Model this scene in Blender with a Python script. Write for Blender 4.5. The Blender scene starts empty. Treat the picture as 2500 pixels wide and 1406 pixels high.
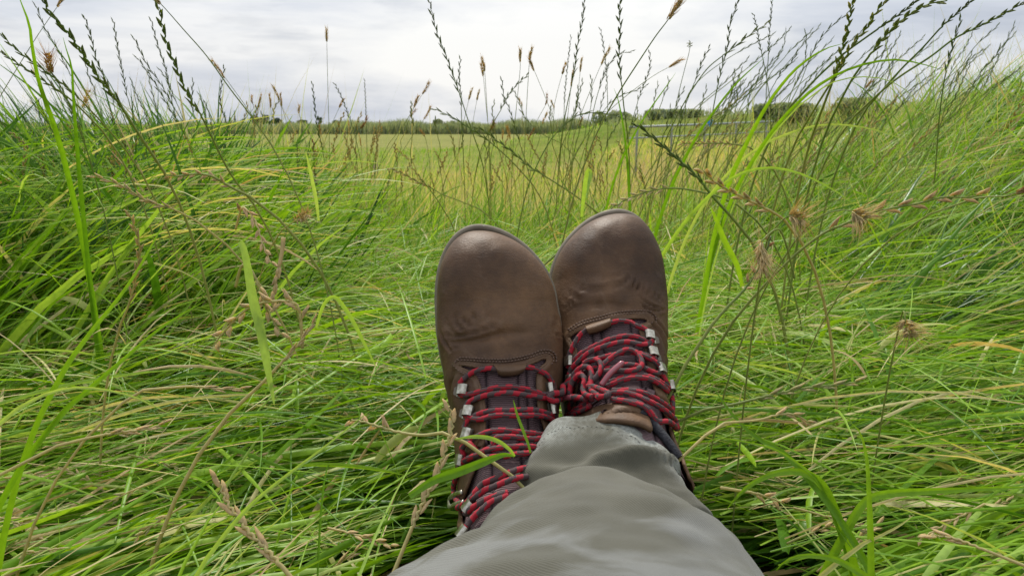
import bpy, math, random
import numpy as np
from mathutils import Vector, Matrix
from mathutils.bvhtree import BVHTree

sc = bpy.context.scene
# ------------------------------------------------------------------ camera
F = 1853.0                       # focal length in photograph pixels (2500 wide)
PITCH = math.radians(12.27)
CAM = np.array([0.0, 0.0, 0.45])
cd = bpy.data.cameras.new('camera'); cam = bpy.data.objects.new('camera', cd)
sc.collection.objects.link(cam); sc.camera = cam
cd.sensor_width = 36.0; cd.lens = 36.0 * F / 2500.0
cd.clip_start = 0.01; cd.clip_end = 3000.0
cam.location = CAM; cam.rotation_euler = (math.radians(90) - PITCH, 0, 0)
cd.dof.use_dof = True; cd.dof.focus_distance = 0.64; cd.dof.aperture_fstop = 24.0
# ------------------------------------------------------------------ sky
w = bpy.data.worlds.new('World'); sc.world = w; w.use_nodes = True
nt = w.node_tree; N = nt.nodes; L = nt.links
for n in list(N): N.remove(n)
def nd(t, **k):
    n = N.new(t)
    for a, b in k.items(): setattr(n, a, b)
    return n
SUN_EL, SUN_AZ = 52.0, -14.0      # azimuth clockwise from +Y
out = nd('ShaderNodeOutputWorld'); bg = nd('ShaderNodeBackground')
sky = nd('ShaderNodeTexSky'); sky.sky_type = 'NISHITA'; sky.sun_disc = False
sky.sun_elevation = math.radians(SUN_EL); sky.sun_rotation = math.radians(SUN_AZ)
sky.air_density = 1.2; sky.dust_density = 3.0
tc = nd('ShaderNodeTexCoord')
sep = nd('ShaderNodeSeparateXYZ'); L.new(tc.outputs['Generated'], sep.inputs[0])
def mth(op, a, b=None, clamp=False):
    n = nd('ShaderNodeMath', operation=op); n.use_clamp = clamp
    for i, v in enumerate((a, b)):
        if v is None: continue
        if isinstance(v, (int, float)): n.inputs[i].default_value = v
        else: L.new(v, n.inputs[i])
    return n.outputs[0]
def noise(scale, detail, mapscale, rough=0.55, loc=(0, 0, 0), dist=0.0):
    mp = nd('ShaderNodeMapping'); mp.inputs['Scale'].default_value = mapscale; mp.inputs['Location'].default_value = loc
    L.new(tc.outputs['Generated'], mp.inputs[0])
    n = nd('ShaderNodeTexNoise'); n.inputs['Scale'].default_value = scale; n.inputs['Detail'].default_value = detail
    n.inputs['Roughness'].default_value = rough; n.inputs['Distortion'].default_value = dist
    L.new(mp.outputs[0], n.inputs['Vector']); return n.outputs['Fac']
def ramp(fac, stops):
    r = nd('ShaderNodeValToRGB'); cr = r.color_ramp
    while len(cr.elements) < len(stops): cr.elements.new(0.5)
    for e, (p, c) in zip(cr.elements, stops): e.position = p; e.color = (*c, 1)
    L.new(fac, r.inputs[0]); return r.outputs[0]
n1 = noise(2.2, 7, (1.0, 1.0, 6.5), loc=(0.3, 0.1, 0.2), dist=0.3)
n2 = noise(9.0, 6, (1.0, 1.0, 4.5), loc=(2.2, 1.0, 0.0), dist=0.2)
cl = ramp(n1, [(0.36, (0.570, 0.620, 0.720)), (0.49, (0.720, 0.755, 0.825)), (0.60, (0.90, 0.91, 0.93))])
dk = ramp(n2, [(0.50, (1, 1, 1)), (0.62, (0.86, 0.87, 0.89)), (0.72, (0.76, 0.78, 0.82))])
mul = nd('ShaderNodeMix', data_type='RGBA', blend_type='MULTIPLY'); mul.inputs[0].default_value = 0.8
L.new(cl, mul.inputs[6]); L.new(dk, mul.inputs[7])
# bright thin patch in the cloud, low over the field
dx = mth('MULTIPLY', mth('SUBTRACT', sep.outputs['X'], 0.03), 3.3)
dz = mth('MULTIPLY', mth('SUBTRACT', sep.outputs['Z'], 0.083), 11.0)
rr = mth('SQRT', mth('ADD', mth('MULTIPLY', dx, dx), mth('MULTIPLY', dz, dz)))
n3 = noise(7.0, 5, (1, 1, 3.0), loc=(0.7, 0, 0.4))
rr2 = mth('ADD', rr, mth('MULTIPLY', mth('SUBTRACT', n3, 0.5), 1.6))
front = mth('GREATER_THAN', sep.outputs['Y'], 0.0)
gl = mth('MULTIPLY', mth('SUBTRACT', 1.0, mth('MULTIPLY', rr2, 0.85), clamp=True), front)
mx = nd('ShaderNodeMix', data_type='RGBA'); L.new(mth('MULTIPLY', gl, 1.9, clamp=True), mx.inputs[0])
L.new(mul.outputs[2], mx.inputs[6]); mx.inputs[7].default_value = (1.0, 1.0, 0.99, 1)
# overcast luminance: brighter towards the zenith
el = mth('MAXIMUM', sep.outputs['Z'], 0.0)
gain = mth('ADD', mth('MULTIPLY', mth('MAXIMUM', mth('SUBTRACT', el, 0.10), 0.0), 0.85), 0.91)
vm = nd('ShaderNodeVectorMath', operation='SCALE'); L.new(mx.outputs[2], vm.inputs[0]); L.new(gain, vm.inputs['Scale'])
sk = nd('ShaderNodeVectorMath', operation='SCALE'); L.new(sky.outputs[0], sk.inputs[0]); sk.inputs['Scale'].default_value = 0.010
ad = nd('ShaderNodeVectorMath', operation='ADD'); L.new(vm.outputs[0], ad.inputs[0]); L.new(sk.outputs[0], ad.inputs[1])
L.new(ad.outputs[0], bg.inputs[0]); bg.inputs[1].default_value = 1.0
L.new(bg.outputs[0], out.inputs[0])
# ------------------------------------------------------------------ sun behind thin cloud
sd = bpy.data.lights.new('sun', 'SUN'); so = bpy.data.objects.new('sun', sd); sc.collection.objects.link(so)
sd.energy = 4.3; sd.angle = math.radians(8); sd.color = (1.0, 0.96, 0.88)
e, a = math.radians(SUN_EL), math.radians(SUN_AZ)
sdir = Vector((math.sin(a) * math.cos(e), math.cos(a) * math.cos(e), math.sin(e)))
so.rotation_euler = sdir.to_track_quat('Z', 'Y').to_euler()
sc.view_settings.view_transform = 'Standard'; sc.view_settings.look = 'None'
sc.view_settings.exposure = 0.0; sc.view_settings.gamma = 1.0
sc.cycles.use_denoising = True
sc.cycles.max_bounces = 6; sc.cycles.transparent_max_bounces = 8

rng = np.random.default_rng(7); random.seed(7)
COL = sc.collection
# ------------------------------------------------------------------ helpers
FWD = np.array([0, math.cos(PITCH), -math.sin(PITCH)]); UP = np.array([0, math.sin(PITCH), math.cos(PITCH)])
def ray(px, py):
    d = FWD + (px - 1250.0) / F * np.array([1.0, 0, 0]) - (py - 703.0) / F * UP
    return d
def at(px, py, Y):
    d = ray(px, py); return CAM + d * (Y / d[1])
def proj(P):
    q = np.asarray(P) - CAM
    z = np.maximum(q @ FWD, 1e-4)
    return np.stack([1250 + F * q[..., 0] / z, 703 - F * (q @ UP) / z], -1), z
def link_mesh(name, V, quads=None, tris=None, mat=None, parent=None, attrs=None, smooth=True, uv=None):
    V = np.asarray(V, dtype=np.float32).reshape(-1, 3)
    me = bpy.data.meshes.new(name)
    parts = []; tot = []
    if quads is not None and len(quads): q = np.asarray(quads, dtype=np.int32).reshape(-1, 4); parts.append(q.ravel()); tot.append(np.full(len(q), 4, np.int32))
    if tris is not None and len(tris): t = np.asarray(tris, dtype=np.int32).reshape(-1, 3); parts.append(t.ravel()); tot.append(np.full(len(t), 3, np.int32))
    li = np.concatenate(parts); tot = np.concatenate(tot)
    me.vertices.add(len(V)); me.vertices.foreach_set('co', V.ravel())
    me.loops.add(len(li)); me.loops.foreach_set('vertex_index', li)
    me.polygons.add(len(tot)); st = np.zeros(len(tot), np.int32); st[1:] = np.cumsum(tot)[:-1]
    me.polygons.foreach_set('loop_start', st); me.polygons.foreach_set('loop_total', tot)
    me.polygons.foreach_set('use_smooth', np.full(len(tot), smooth))
    for k, arr in (attrs or {}).items():
        at_ = me.attributes.new(k, 'FLOAT', 'POINT'); at_.data.foreach_set('value', np.asarray(arr, np.float32).ravel())
    me.update(calc_edges=True); me.validate()
    if mat: me.materials.append(mat)
    o = bpy.data.objects.new(name, me); COL.objects.link(o)
    if parent: o.parent = parent
    return o
def tag(o, label=None, cat=None, group=None, kind=None):
    if label: o['label'] = label
    if cat: o['category'] = cat
    if group: o['group'] = group
    if kind: o['kind'] = kind
    return o
def empty(name, loc=(0, 0, 0)):
    o = bpy.data.objects.new(name, None); o.empty_display_size = 0.05; COL.objects.link(o)
    o.location = loc; return o
class MB:
    """collects geometry for ONE mesh object"""
    def __init__(s): s.V = []; s.Q = []; s.T = []; s.n = 0; s.A = {}
    def add(s, V, Q=None, T=None, **attrs):
        V = np.asarray(V, float).reshape(-1, 3)
        if Q is not None and len(Q): s.Q.append(np.asarray(Q).reshape(-1, 4) + s.n)
        if T is not None and len(T): s.T.append(np.asarray(T).reshape(-1, 3) + s.n)
        s.V.append(V)
        for k in set(list(attrs) + list(s.A)):
            lst = s.A.setdefault(k, [np.zeros(s.n)] if s.n else [])
            v = attrs.get(k, 0.0); lst.append(np.broadcast_to(np.asarray(v, float), (len(V),)).copy())
        s.n += len(V)
    def build(s, name, mat, parent=None, smooth=True, origin=None):
        V = np.concatenate(s.V)
        if origin is not None: V = V - np.asarray(origin)
        Q = np.concatenate(s.Q) if s.Q else None; T = np.concatenate(s.T) if s.T else None
        return link_mesh(name, V, Q, T, mat, parent, {k: np.concatenate(v) for k, v in s.A.items()}, smooth)
def resample(P, n):
    """smooth Catmull-Rom through the points, n samples evenly by length"""
    P = np.asarray(P, float)
    if len(P) == 2:
        t = np.linspace(0, 1, n)[:, None]; return P[0] * (1 - t) + P[1] * t
    E = np.vstack([2 * P[0] - P[1], P, 2 * P[-1] - P[-2]])
    out = []
    for i in range(len(P) - 1):
        p0, p1, p2, p3 = E[i:i + 4]
        t = np.linspace(0, 1, 12, endpoint=False)[:, None]
        out.append(0.5 * ((2 * p1) + (-p0 + p2) * t + (2 * p0 - 5 * p1 + 4 * p2 - p3) * t ** 2 + (-p0 + 3 * p1 - 3 * p2 + p3) * t ** 3))
    out.append(P[-1:]); C = np.vstack(out)
    s = np.concatenate([[0], np.cumsum(np.linalg.norm(np.diff(C, axis=0), axis=1))])
    u = np.linspace(0, s[-1], n)
    return np.stack([np.interp(u, s, C[:, k]) for k in range(C.shape[1])], -1)
def frames(P):
    T = np.gradient(P, axis=0); T /= np.linalg.norm(T, axis=1)[:, None] + 1e-12
    A = np.zeros_like(P); ref = np.array([0.0, 0, 1]) if abs(T[0][2]) < 0.9 else np.array([1.0, 0, 0])
    a = np.cross(T[0], ref); a /= np.linalg.norm(a)
    for i in range(len(P)):
        a = a - T[i] * (a @ T[i]); a /= np.linalg.norm(a) + 1e-12; A[i] = a
    return T, A, np.cross(T, A)
def tube(mb, P, r, k=8, cap=True, scale2=1.0, **attrs):
    P = np.asarray(P, float); n = len(P); T, A, B = frames(P)
    r = np.broadcast_to(np.asarray(r, float), (n,))
    th = np.arange(k) / k * 2 * math.pi
    V = P[:, None] + r[:, None, None] * (np.cos(th)[None, :, None] * A[:, None] + scale2 * np.sin(th)[None, :, None] * B[:, None])
    i = np.arange(n - 1)[:, None] * k; j = np.arange(k)[None]; j2 = (j + 1) % k
    Q = np.stack([i + j, i + j2, i + k + j2, i + k + j], -1).reshape(-1, 4)
    s = np.concatenate([[0], np.cumsum(np.linalg.norm(np.diff(P, axis=0), axis=1))])
    at_ = dict(attrs)
    if attrs.get('cord') is not None:
        at_.pop('cord'); at_['su'] = np.repeat(s + attrs['cord'], k); at_['sv'] = np.tile(th, n)
    V = V.reshape(-1, 3); T3 = None
    if cap:
        V = np.vstack([V, P[0], P[-1]]); c0 = n * k
        jj = np.arange(k); T3 = np.vstack([np.stack([np.full(k, c0), (jj + 1) % k, jj], -1), np.stack([np.full(k, c0 + 1), (n - 1) * k + jj, (n - 1) * k + (jj + 1) % k], -1)])
        for q in ('su', 'sv'):
            if q in at_: at_[q] = np.concatenate([at_[q], [0, 0]])
        for q, v in list(at_.items()):
            if not np.isscalar(v) and len(v) == n: at_[q] = np.concatenate([np.repeat(v, k), [v[0], v[-1]]])
    mb.add(V, Q, T3, **at_)
def box(mb, c, h, R=None, **attrs):
    s = np.array([[x, y, z] for x in (-1, 1) for y in (-1, 1) for z in (-1, 1)], float) * np.asarray(h)
    if R is not None: s = s @ np.asarray(R)
    mb.add(s + np.asarray(c), [[0, 1, 3, 2], [4, 6, 7, 5], [0, 4, 5, 1], [2, 3, 7, 6], [0, 2, 6, 4], [1, 5, 7, 3]], **attrs)
def inpoly(P, poly):
    x, y = P[:, 0], P[:, 1]; poly = np.asarray(poly, float); r = np.zeros(len(P), bool); n = len(poly)
    for i in range(n):
        x1, y1 = poly[i]; x2, y2 = poly[(i + 1) % n]
        if y1 == y2: continue
        c = ((y1 > y) != (y2 > y)) & (x < (x2 - x1) * (y - y1) / (y2 - y1) + x1); r ^= c
    return r
def polydist(P, pl):
    """distance of points P (n,2) to polyline pl and parameter along it"""
    pl = np.asarray(pl, float); best = np.full(len(P), 1e9); bt = np.zeros(len(P))
    for i in range(len(pl) - 1):
        a, b = pl[i], pl[i + 1]; ab = b - a; t = np.clip(((P - a) @ ab) / (ab @ ab), 0, 1)
        d = np.linalg.norm(P - a - t[:, None] * ab, axis=1); m = d < best
        best[m] = d[m]; bt[m] = (i + t[m]) / (len(pl) - 1)
    return best, bt
def vnoise(P, scale, seed=0):
    """cheap smooth value noise on points (n,3)"""
    r = np.random.default_rng(seed); tab = r.random((32, 32, 32))
    q = P / scale; i = np.floor(q).astype(int); f = q - i; f = f * f * (3 - 2 * f); o = 0
    for a in (0, 1):
        for b in (0, 1):
            for c in (0, 1):
                wgt = np.abs(1 - a - f[:, 0]) * np.abs(1 - b - f[:, 1]) * np.abs(1 - c - f[:, 2])
                o = o + wgt * tab[(i[:, 0] + a) % 32, (i[:, 1] + b) % 32, (i[:, 2] + c) % 32]
    return o * 2 - 1

# ------------------------------------------------------------------ materials
class MT:
    def __init__(s, name):
        s.m = bpy.data.materials.new(name); s.m.use_nodes = True; s.t = s.m.node_tree
        for n in list(s.t.nodes): s.t.nodes.remove(n)
        s.o = s.n('ShaderNodeOutputMaterial'); s.b = s.n('ShaderNodeBsdfPrincipled'); s.l(s.b.outputs[0], s.o.inputs[0])
    def n(s, t, **k):
        n = s.t.nodes.new(t)
        for a, b in k.items(): setattr(n, a, b)
        return n
    def l(s, a, b): s.t.links.new(a, b)
    def attr(s, name): return s.n('ShaderNodeAttribute', attribute_name=name).outputs['Fac']
    def math(s, op, a, b=None, c=None, clamp=False):
        n = s.n('ShaderNodeMath', operation=op); n.use_clamp = clamp
        for i, v in enumerate((a, b, c)):
            if v is None: continue
            if isinstance(v, (int, float)): n.inputs[i].default_value = v
            else: s.l(v, n.inputs[i])
        return n.outputs[0]
    def noise(s, scale, detail=4, rough=0.5, sc_=None, coord='Object', dist=0):
        t = s.n('ShaderNodeTexCoord'); v = t.outputs[coord]
        if sc_:
            mp = s.n('ShaderNodeMapping'); mp.inputs['Scale'].default_value = sc_; s.l(v, mp.inputs[0]); v = mp.outputs[0]
        n = s.n('ShaderNodeTexNoise'); n.inputs['Scale'].default_value = scale; n.inputs['Detail'].default_value = detail
        n.inputs['Roughness'].default_value = rough; n.inputs['Distortion'].default_value = dist; s.l(v, n.inputs['Vector']); return n.outputs['Fac']
    def ramp(s, f, stops, interp='LINEAR'):
        r = s.n('ShaderNodeValToRGB'); cr = r.color_ramp; cr.interpolation = interp
        while len(cr.elements) < len(stops): cr.elements.new(0.5)
        for e, (p, c) in zip(cr.elements, stops):
            e.position = p; e.color = (*c, 1) if not isinstance(c, (int, float)) else (c, c, c, 1)
        s.l(f, r.inputs[0]); return r.outputs[0]
    def mix(s, f, a, b, mode='MIX'):
        n = s.n('ShaderNodeMix', data_type='RGBA', blend_type=mode)
        for i, v in ((0, f), (6, a), (7, b)):
            if isinstance(v, tuple): n.inputs[i].default_value = (*v, 1)
            elif isinstance(v, (int, float)): n.inputs[i].default_value = v
            else: s.l(v, n.inputs[i])
        return n.outputs[2]
    def bump(s, h, strength=0.5, dist=0.001, prev=None):
        n = s.n('ShaderNodeBump'); n.inputs['Strength'].default_value = strength; n.inputs['Distance'].default_value = dist
        s.l(h, n.inputs['Height'])
        if prev is not None: s.l(prev, n.inputs['Normal'])
        return n.outputs[0]
    def set(s, col=None, rough=None, spec=None, metal=None, normal=None, **k):
        for nm, v in (('Base Color', col), ('Roughness', rough), ('Specular IOR Level', spec), ('Metallic', metal), ('Normal', normal), *k.items()):
            if v is None: continue
            if isinstance(v, tuple): s.b.inputs[nm].default_value = (*v, 1)
            elif isinstance(v, (int, float)): s.b.inputs[nm].default_value = v
            else: s.l(v, s.b.inputs[nm])
        return s.m
def leafmat(name, stops, trans=0.42, rough=0.45, spec=0.22):
    """grass: colour by blade from 'tint', fine lengthwise streaks, light shining through"""
    m = MT(name); ti = m.attr('tint')
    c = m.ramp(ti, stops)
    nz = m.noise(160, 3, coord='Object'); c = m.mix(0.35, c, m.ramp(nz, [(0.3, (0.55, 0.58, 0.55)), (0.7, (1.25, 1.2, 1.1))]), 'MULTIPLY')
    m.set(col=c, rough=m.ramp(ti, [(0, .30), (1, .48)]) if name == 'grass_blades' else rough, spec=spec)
    tr = m.n('ShaderNodeBsdfTranslucent'); tc_ = m.mix(1.0, c, (1.35, 1.25, 0.55), 'MULTIPLY'); m.l(tc_, tr.inputs[0])
    mx = m.n('ShaderNodeMixShader'); mx.inputs[0].default_value = trans
    m.l(m.b.outputs[0], mx.inputs[1]); m.l(tr.outputs[0], mx.inputs[2]); m.l(mx.outputs[0], m.o.inputs[0])
    return m.m
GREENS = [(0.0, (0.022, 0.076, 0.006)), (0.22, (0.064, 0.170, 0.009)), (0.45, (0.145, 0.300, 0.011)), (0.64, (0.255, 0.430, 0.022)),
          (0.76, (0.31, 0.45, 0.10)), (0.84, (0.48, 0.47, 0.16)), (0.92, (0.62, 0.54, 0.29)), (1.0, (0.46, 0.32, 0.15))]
M_grass = leafmat('grass_blades', GREENS)
M_stem = leafmat('stem', [(0.0, (0.12, 0.145, 0.070)), (0.3, (0.18, 0.26, 0.065)), (0.6, (0.30, 0.33, 0.10)), (0.8, (0.55, 0.46, 0.23)), (1.0, (0.32, 0.20, 0.10))], trans=0.35, rough=0.5)
M_head = leafmat('seed_husk', [(0.0, (0.13, 0.15, 0.075)), (0.25, (0.21, 0.27, 0.09)), (0.45, (0.32, 0.37, 0.15)), (0.65, (0.62, 0.53, 0.30)), (0.85, (0.66, 0.52, 0.30)), (1.0, (0.40, 0.22, 0.10))], trans=0.5, rough=0.55)
# leather
def leather(name, tone=0.70):
    m = MT(name)
    n1 = m.noise(14, 5, 0.6); n2 = m.noise(55, 6, 0.65); n3 = m.noise(420, 4, 0.6); n4 = m.noise(9, 3, 0.5)
    k = lambda c: tuple(v * tone for v in c)
    c = m.ramp(n1, [(0.30, k((0.062, 0.034, 0.020))), (0.5, k((0.120, 0.066, 0.034))), (0.68, k((0.185, 0.104, 0.052)))])
    c = m.mix(m.math('MULTIPLY', m.attr('edge'), 0.55, clamp=True), c, k((0.21, 0.135, 0.080)))
    c = m.mix(0.55, c, m.ramp(n2, [(0.3, (0.62, 0.62, 0.64)), (0.7, (1.35, 1.28, 1.2))]), 'MULTIPLY')
    c = m.mix(m.ramp(n3, [(0.70, 0.0), (0.80, 0.5)]), c, (0.20, 0.15, 0.115))
    sc1 = m.noise(30, 7, 0.75, sc_=(1, .45, 1), dist=1.2)
    c = m.mix(m.ramp(sc1, [(0.56, 0.0), (0.72, 0.42)]), c, k((0.23, 0.155, 0.105)))
    c = m.mix(m.ramp(m.noise(22, 6, 0.7), [(0.58, 0.0), (0.74, 0.5)]), c, k((0.045, 0.026, 0.024)))
    vo = m.n('ShaderNodeTexVoronoi'); vo.inputs['Scale'].default_value = 900; tcv = m.n('ShaderNodeTexCoord'); m.l(tcv.outputs['Object'], vo.inputs['Vector'])
    h = m.math('ADD', m.math('ADD', m.math('MULTIPLY', n2, 0.6), m.math('MULTIPLY', n3, 0.45)), m.math('MULTIPLY', vo.outputs['Distance'], 0.25))
    b = m.bump(h, 0.42, 0.0012)
    cr = m.noise(70, 5, 0.7, sc_=(1, 1, 3.2), dist=1.5); b = m.bump(cr, 0.32, 0.0012, b)
    r = m.ramp(n4, [(0.35, 0.46), (0.65, 0.62)])
    return m.set(col=c, rough=r, spec=0.20, normal=b)
M_leather = leather('brown_leather')
m = MT('sole_rubber'); nz = m.noise(40, 5, 0.6)
M_sole = m.set(col=m.ramp(nz, [(0.3, (0.135, 0.112, 0.080)), (0.7, (0.21, 0.18, 0.135))]), rough=0.7, spec=0.3, normal=m.bump(m.noise(300, 3), 0.3, 0.0008))
m = MT('lining'); M_black = m.set(col=m.ramp(m.noise(500, 3), [(0.3, (0.010, 0.010, 0.014)), (0.7, (0.03, 0.03, 0.036))]), rough=0.9, normal=m.bump(m.noise(700, 3), 0.8, 0.0015))
m = MT('dark_cavity'); M_dark = m.set(col=(0.012, 0.009, 0.008), rough=0.9)
# ribbed tongue fabric: ribs follow attribute 'rib' (metres along the tongue)
m = MT('ribbed_fabric'); rb = m.math('SINE', m.math('MULTIPLY', m.attr('rib'), 2 * math.pi / 0.0017))
fz = m.noise(900, 2)
c = m.mix(m.math('ADD', m.math('MULTIPLY', rb, 0.5), 0.5), (0.075, 0.045, 0.050), (0.185, 0.125, 0.125))
c = m.mix(0.5, c, m.ramp(m.noise(60, 4), [(0.3, (0.75, 0.72, 0.75)), (0.7, (1.2, 1.2, 1.2))]), 'MULTIPLY')
c = m.mix(m.attr('groove'), c, (0.025, 0.014, 0.017))
M_tongue = m.set(col=c, rough=0.85, spec=0.25, normal=m.bump(m.math('ADD', rb, fz), 0.7, 0.0006))
# cord
m = MT('lace_cord'); ph = m.math('ADD', m.math('MULTIPLY', m.attr('su'), 2 * math.pi / 0.0125), m.attr('sv'))
jj = m.math('MULTIPLY', m.math('SUBTRACT', m.noise(600, 2), 0.5), 1.8)
sn = m.math('ADD', m.math('SINE', ph), m.math('MULTIPLY', m.math('SINE', m.math('ADD', m.math('MULTIPLY', m.attr('su'), 2 * math.pi / 0.0083), m.math('MULTIPLY', m.attr('sv'), -1))), 0.55))
fac = m.ramp(m.math('ADD', sn, m.math('MULTIPLY', jj, 0.5)), [(0.0, 0.0), (0.12, 1.0)])
c = m.mix(fac, (0.070, 0.044, 0.044), (0.34, 0.011, 0.024))
wv = m.math('SINE', m.math('ADD', m.math('MULTIPLY', m.attr('su'), 2 * math.pi / 0.0011), m.math('MULTIPLY', m.attr('sv'), 6)))
c = m.mix(0.25, c, m.ramp(wv, [(0.0, (0.5, 0.5, 0.5)), (1.0, (1.3, 1.3, 1.3))]), 'MULTIPLY')
M_lace = m.set(col=c, rough=0.72, spec=0.3, normal=m.bump(wv, 0.5, 0.0004))
m = MT('metal_hook'); M_metal = m.set(col=m.ramp(m.noise(250, 4), [(0.35, (0.26, 0.24, 0.19)), (0.65, (0.55, 0.53, 0.46))]), metal=1.0, rough=m.ramp(m.noise(120, 3), [(0.3, 0.22), (0.7, 0.5)]))
m = MT('dark_metal'); M_dmetal = m.set(col=(0.13, 0.115, 0.09), metal=0.9, rough=0.45)
m = MT('stitch_thread'); M_stitch = m.set(col=(0.115, 0.070, 0.048), rough=0.7)
m = MT('aglet_plastic'); M_aglet = m.set(col=(0.24, 0.06, 0.075), rough=0.18, spec=0.7)
# trousers cloth
def clothmat():
    m = MT('trouser_cloth')
    tc_ = m.n('ShaderNodeTexCoord')
    uu = m.attr('cu'); vv = m.attr('cv')     # metres round / along the leg
    tw = m.math('SINE', m.math('MULTIPLY', m.math('ADD', uu, vv), 2 * math.pi / 0.0017))
    n1 = m.noise(10, 4); n2 = m.noise(45, 5, 0.65); n3 = m.noise(1200, 2)
    c = m.ramp(n1, [(0.3, (0.058, 0.056, 0.038)), (0.5, (0.073, 0.070, 0.049)), (0.7, (0.091, 0.087, 0.062))])
    c = m.mix(0.35, c, m.ramp(n2, [(0.3, (0.82, 0.82, 0.80)), (0.7, (1.15, 1.15, 1.17))]), 'MULTIPLY')
    # worn, scuffed pale patches round the hem (attribute 'hem') and faded smears on the shin
    wn = m.noise(26, 6, 0.7, dist=0.8); wf = m.noise(420, 4, 0.8)
    wm = m.math('MULTIPLY', m.ramp(wn, [(0.42, 0.0), (0.58, 1.0)]), m.math('ADD', m.math('MULTIPLY', m.ramp(wf, [(0.35, 0.0), (0.62, 1.0)]), 0.65), 0.35))
    wm = m.math('MULTIPLY', wm, m.attr('hem'))
    c = m.mix(m.math('MULTIPLY', wm, 0.8), c, (0.31, 0.325, 0.295))
    sm = m.math('MULTIPLY', m.ramp(m.noise(15, 4, sc_=(0.55, 1.0, 1.0), dist=0.9), [(0.50, 0.0), (0.60, 1.0)]), m.attr('fade'))
    c = m.mix(m.math('MULTIPLY', sm, 0.36), c, (0.24, 0.25, 0.25))
    c = m.mix(0.22, c, m.ramp(tw, [(0.0, (0.4, 0.4, 0.4)), (1.0, (1.5, 1.5, 1.5))]), 'MULTIPLY')
    h = m.math('ADD', m.math('MULTIPLY', tw, 0.5), n3)
    b = m.bump(h, 0.5, 0.0003); b = m.bump(n2, 0.25, 0.002, b)
    return m.set(col=c, rough=0.85, spec=0.25, normal=b, **{'Sheen Weight': 0.15, 'Sheen Roughness': 0.5})
M_cloth = clothmat()
# ------------------------------------------------------------------ the person: boots
def boot_surface(mirror):
    """rings from the toe to the shaft top, right foot (big toe at -x); y heel->toe, z up from the sole"""
    NV = 400
    rings = []
    c0 = -0.016
    for s in np.sin(np.linspace(math.pi / 2, 0.0, 110)):          # toe cap
        y = 0.222 + 0.066 * s
        xm = c0 - 0.0375 * (1 - s ** 2.3) ** (1 / 2.1); xl = c0 + 0.0660 * (1 - s ** 1.75) ** (1 / 1.75)
        h = 0.012 + 0.0455 * (1 - s ** 2.6) ** (1 / 2.2)
        rings.append((y, 0.012 + (h - 0.012), y, 0.0115, xm, xl, 0.30, 2.25, 4.0))
    tab = np.array([  # Dy, Dz, By, Bz, xm, xl, c, ntop, nbot
        (.222, .0575, .222, .0115, -.0535, .0500, .30, 2.25, 4.0),
        (.200, .0610, .198, .0115, -.0530, .0535, .30, 2.25, 4.0),
        (.180, .0655, .174, .0115, -.0505, .0540, .30, 2.2, 4.0),
        (.160, .0745, .150, .0115, -.0465, .0520, .31, 2.15, 4.0),
        (.142, .0860, .122, .0115, -.0430, .0480, .33, 2.1, 3.6),
        (.126, .0985, .095, .0115, -.0405, .0450, .36, 2.1, 3.2),
        (.114, .1110, .062, .0115, -.0385, .0425, .40, 2.1, 3.0),
        (.104, .1230, .026, .0140, -.0375, .0405, .44, 2.1, 2.7),
        (.096, .1340, .004, .0350, -.0365, .0390, .47, 2.1, 2.5),
        (.088, .1460, -.006, .0650, -.0365, .0385, .50, 2.1, 2.3),
        (.080, .1590, -.014, .0950, -.0380, .0390, .50, 2.1, 2.2),
        (.073, .1720, -.022, .1250, -.0390, .0400, .50, 2.1, 2.2),
        (.068, .1820, -.028, .1480, -.0400, .0400, .50, 2.1, 2.2)])
    if mirror:
        tab[-6:, 5] += [.003, .009, .016, .023, .028, .031]; tab[-3:, 4] += [.002, .004, .006]
        tab[-1, :4] = [.076, .1520, -.022, .1350]; tab[-2, :4] = [.081, .1480, -.017, .1130]; tab[-3, :4] = [.087, .1415, -.012, .0900]; tab[-4, :4] = [.093, .1330, -.005, .0620]
    T = resample(tab, 420)[1:]
    rings += [tuple(r) for r in T]
    th = np.linspace(-math.pi / 2, 1.5 * math.pi, NV, endpoint=False)
    V = np.zeros((len(rings), NV, 3))
    for i, (Dy, Dz, By, Bz, xm, xl, c, nt_, nb) in enumerate(rings):
        D = np.array([Dy, Dz]); B = np.array([By, Bz]); M = B + (D - B) * c
        cs, sn = np.cos(th), np.sin(th); top = sn >= 0; n = np.where(top, nt_, nb)
        cx = np.sign(cs) * np.abs(cs) ** (2 / n); cz = np.sign(sn) * np.abs(sn) ** (2 / n)
        xc, hw = (xm + xl) / 2, (xl - xm) / 2
        # the crest of the foot leans to the big-toe side
        sh = -0.10 * hw * np.clip(cz, 0, 1) ** 1.5 if i < 360 else 0
        V[i, :, 0] = xc + hw * cx + sh
        yz = M[None] + np.where(top, 1 - c, c)[:, None] * cz[:, None] * (D - B)[None]
        V[i, :, 1] = yz[:, 0]; V[i, :, 2] = yz[:, 1]
    if mirror: V[..., 0] *= -1
    return V
def pose(heel, tilt, yaw, roll):
    t, y_, r = map(math.radians, (tilt, yaw, roll))
    # yaw turns the foot in its own sole plane, roll turns it about its long axis, tilt raises the toe
    R = Matrix.Rotation(t, 3, 'X') @ Matrix.Rotation(r, 3, 'Y') @ Matrix.Rotation(y_, 3, 'Z')
    R = np.array(R); return lambda P: np.asarray(P) @ R.T + np.asarray(heel), R
def grid_quads(nu, nv, flip=False):
    i = np.arange(nu - 1)[:, None] * nv; j = np.arange(nv)[None]; j2 = (j + 1) % nv
    Q = np.stack([i + j, i + j2, i + nv + j2, i + nv + j], -1).reshape(-1, 4)
    return Q[:, ::-1] if flip else Q

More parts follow.
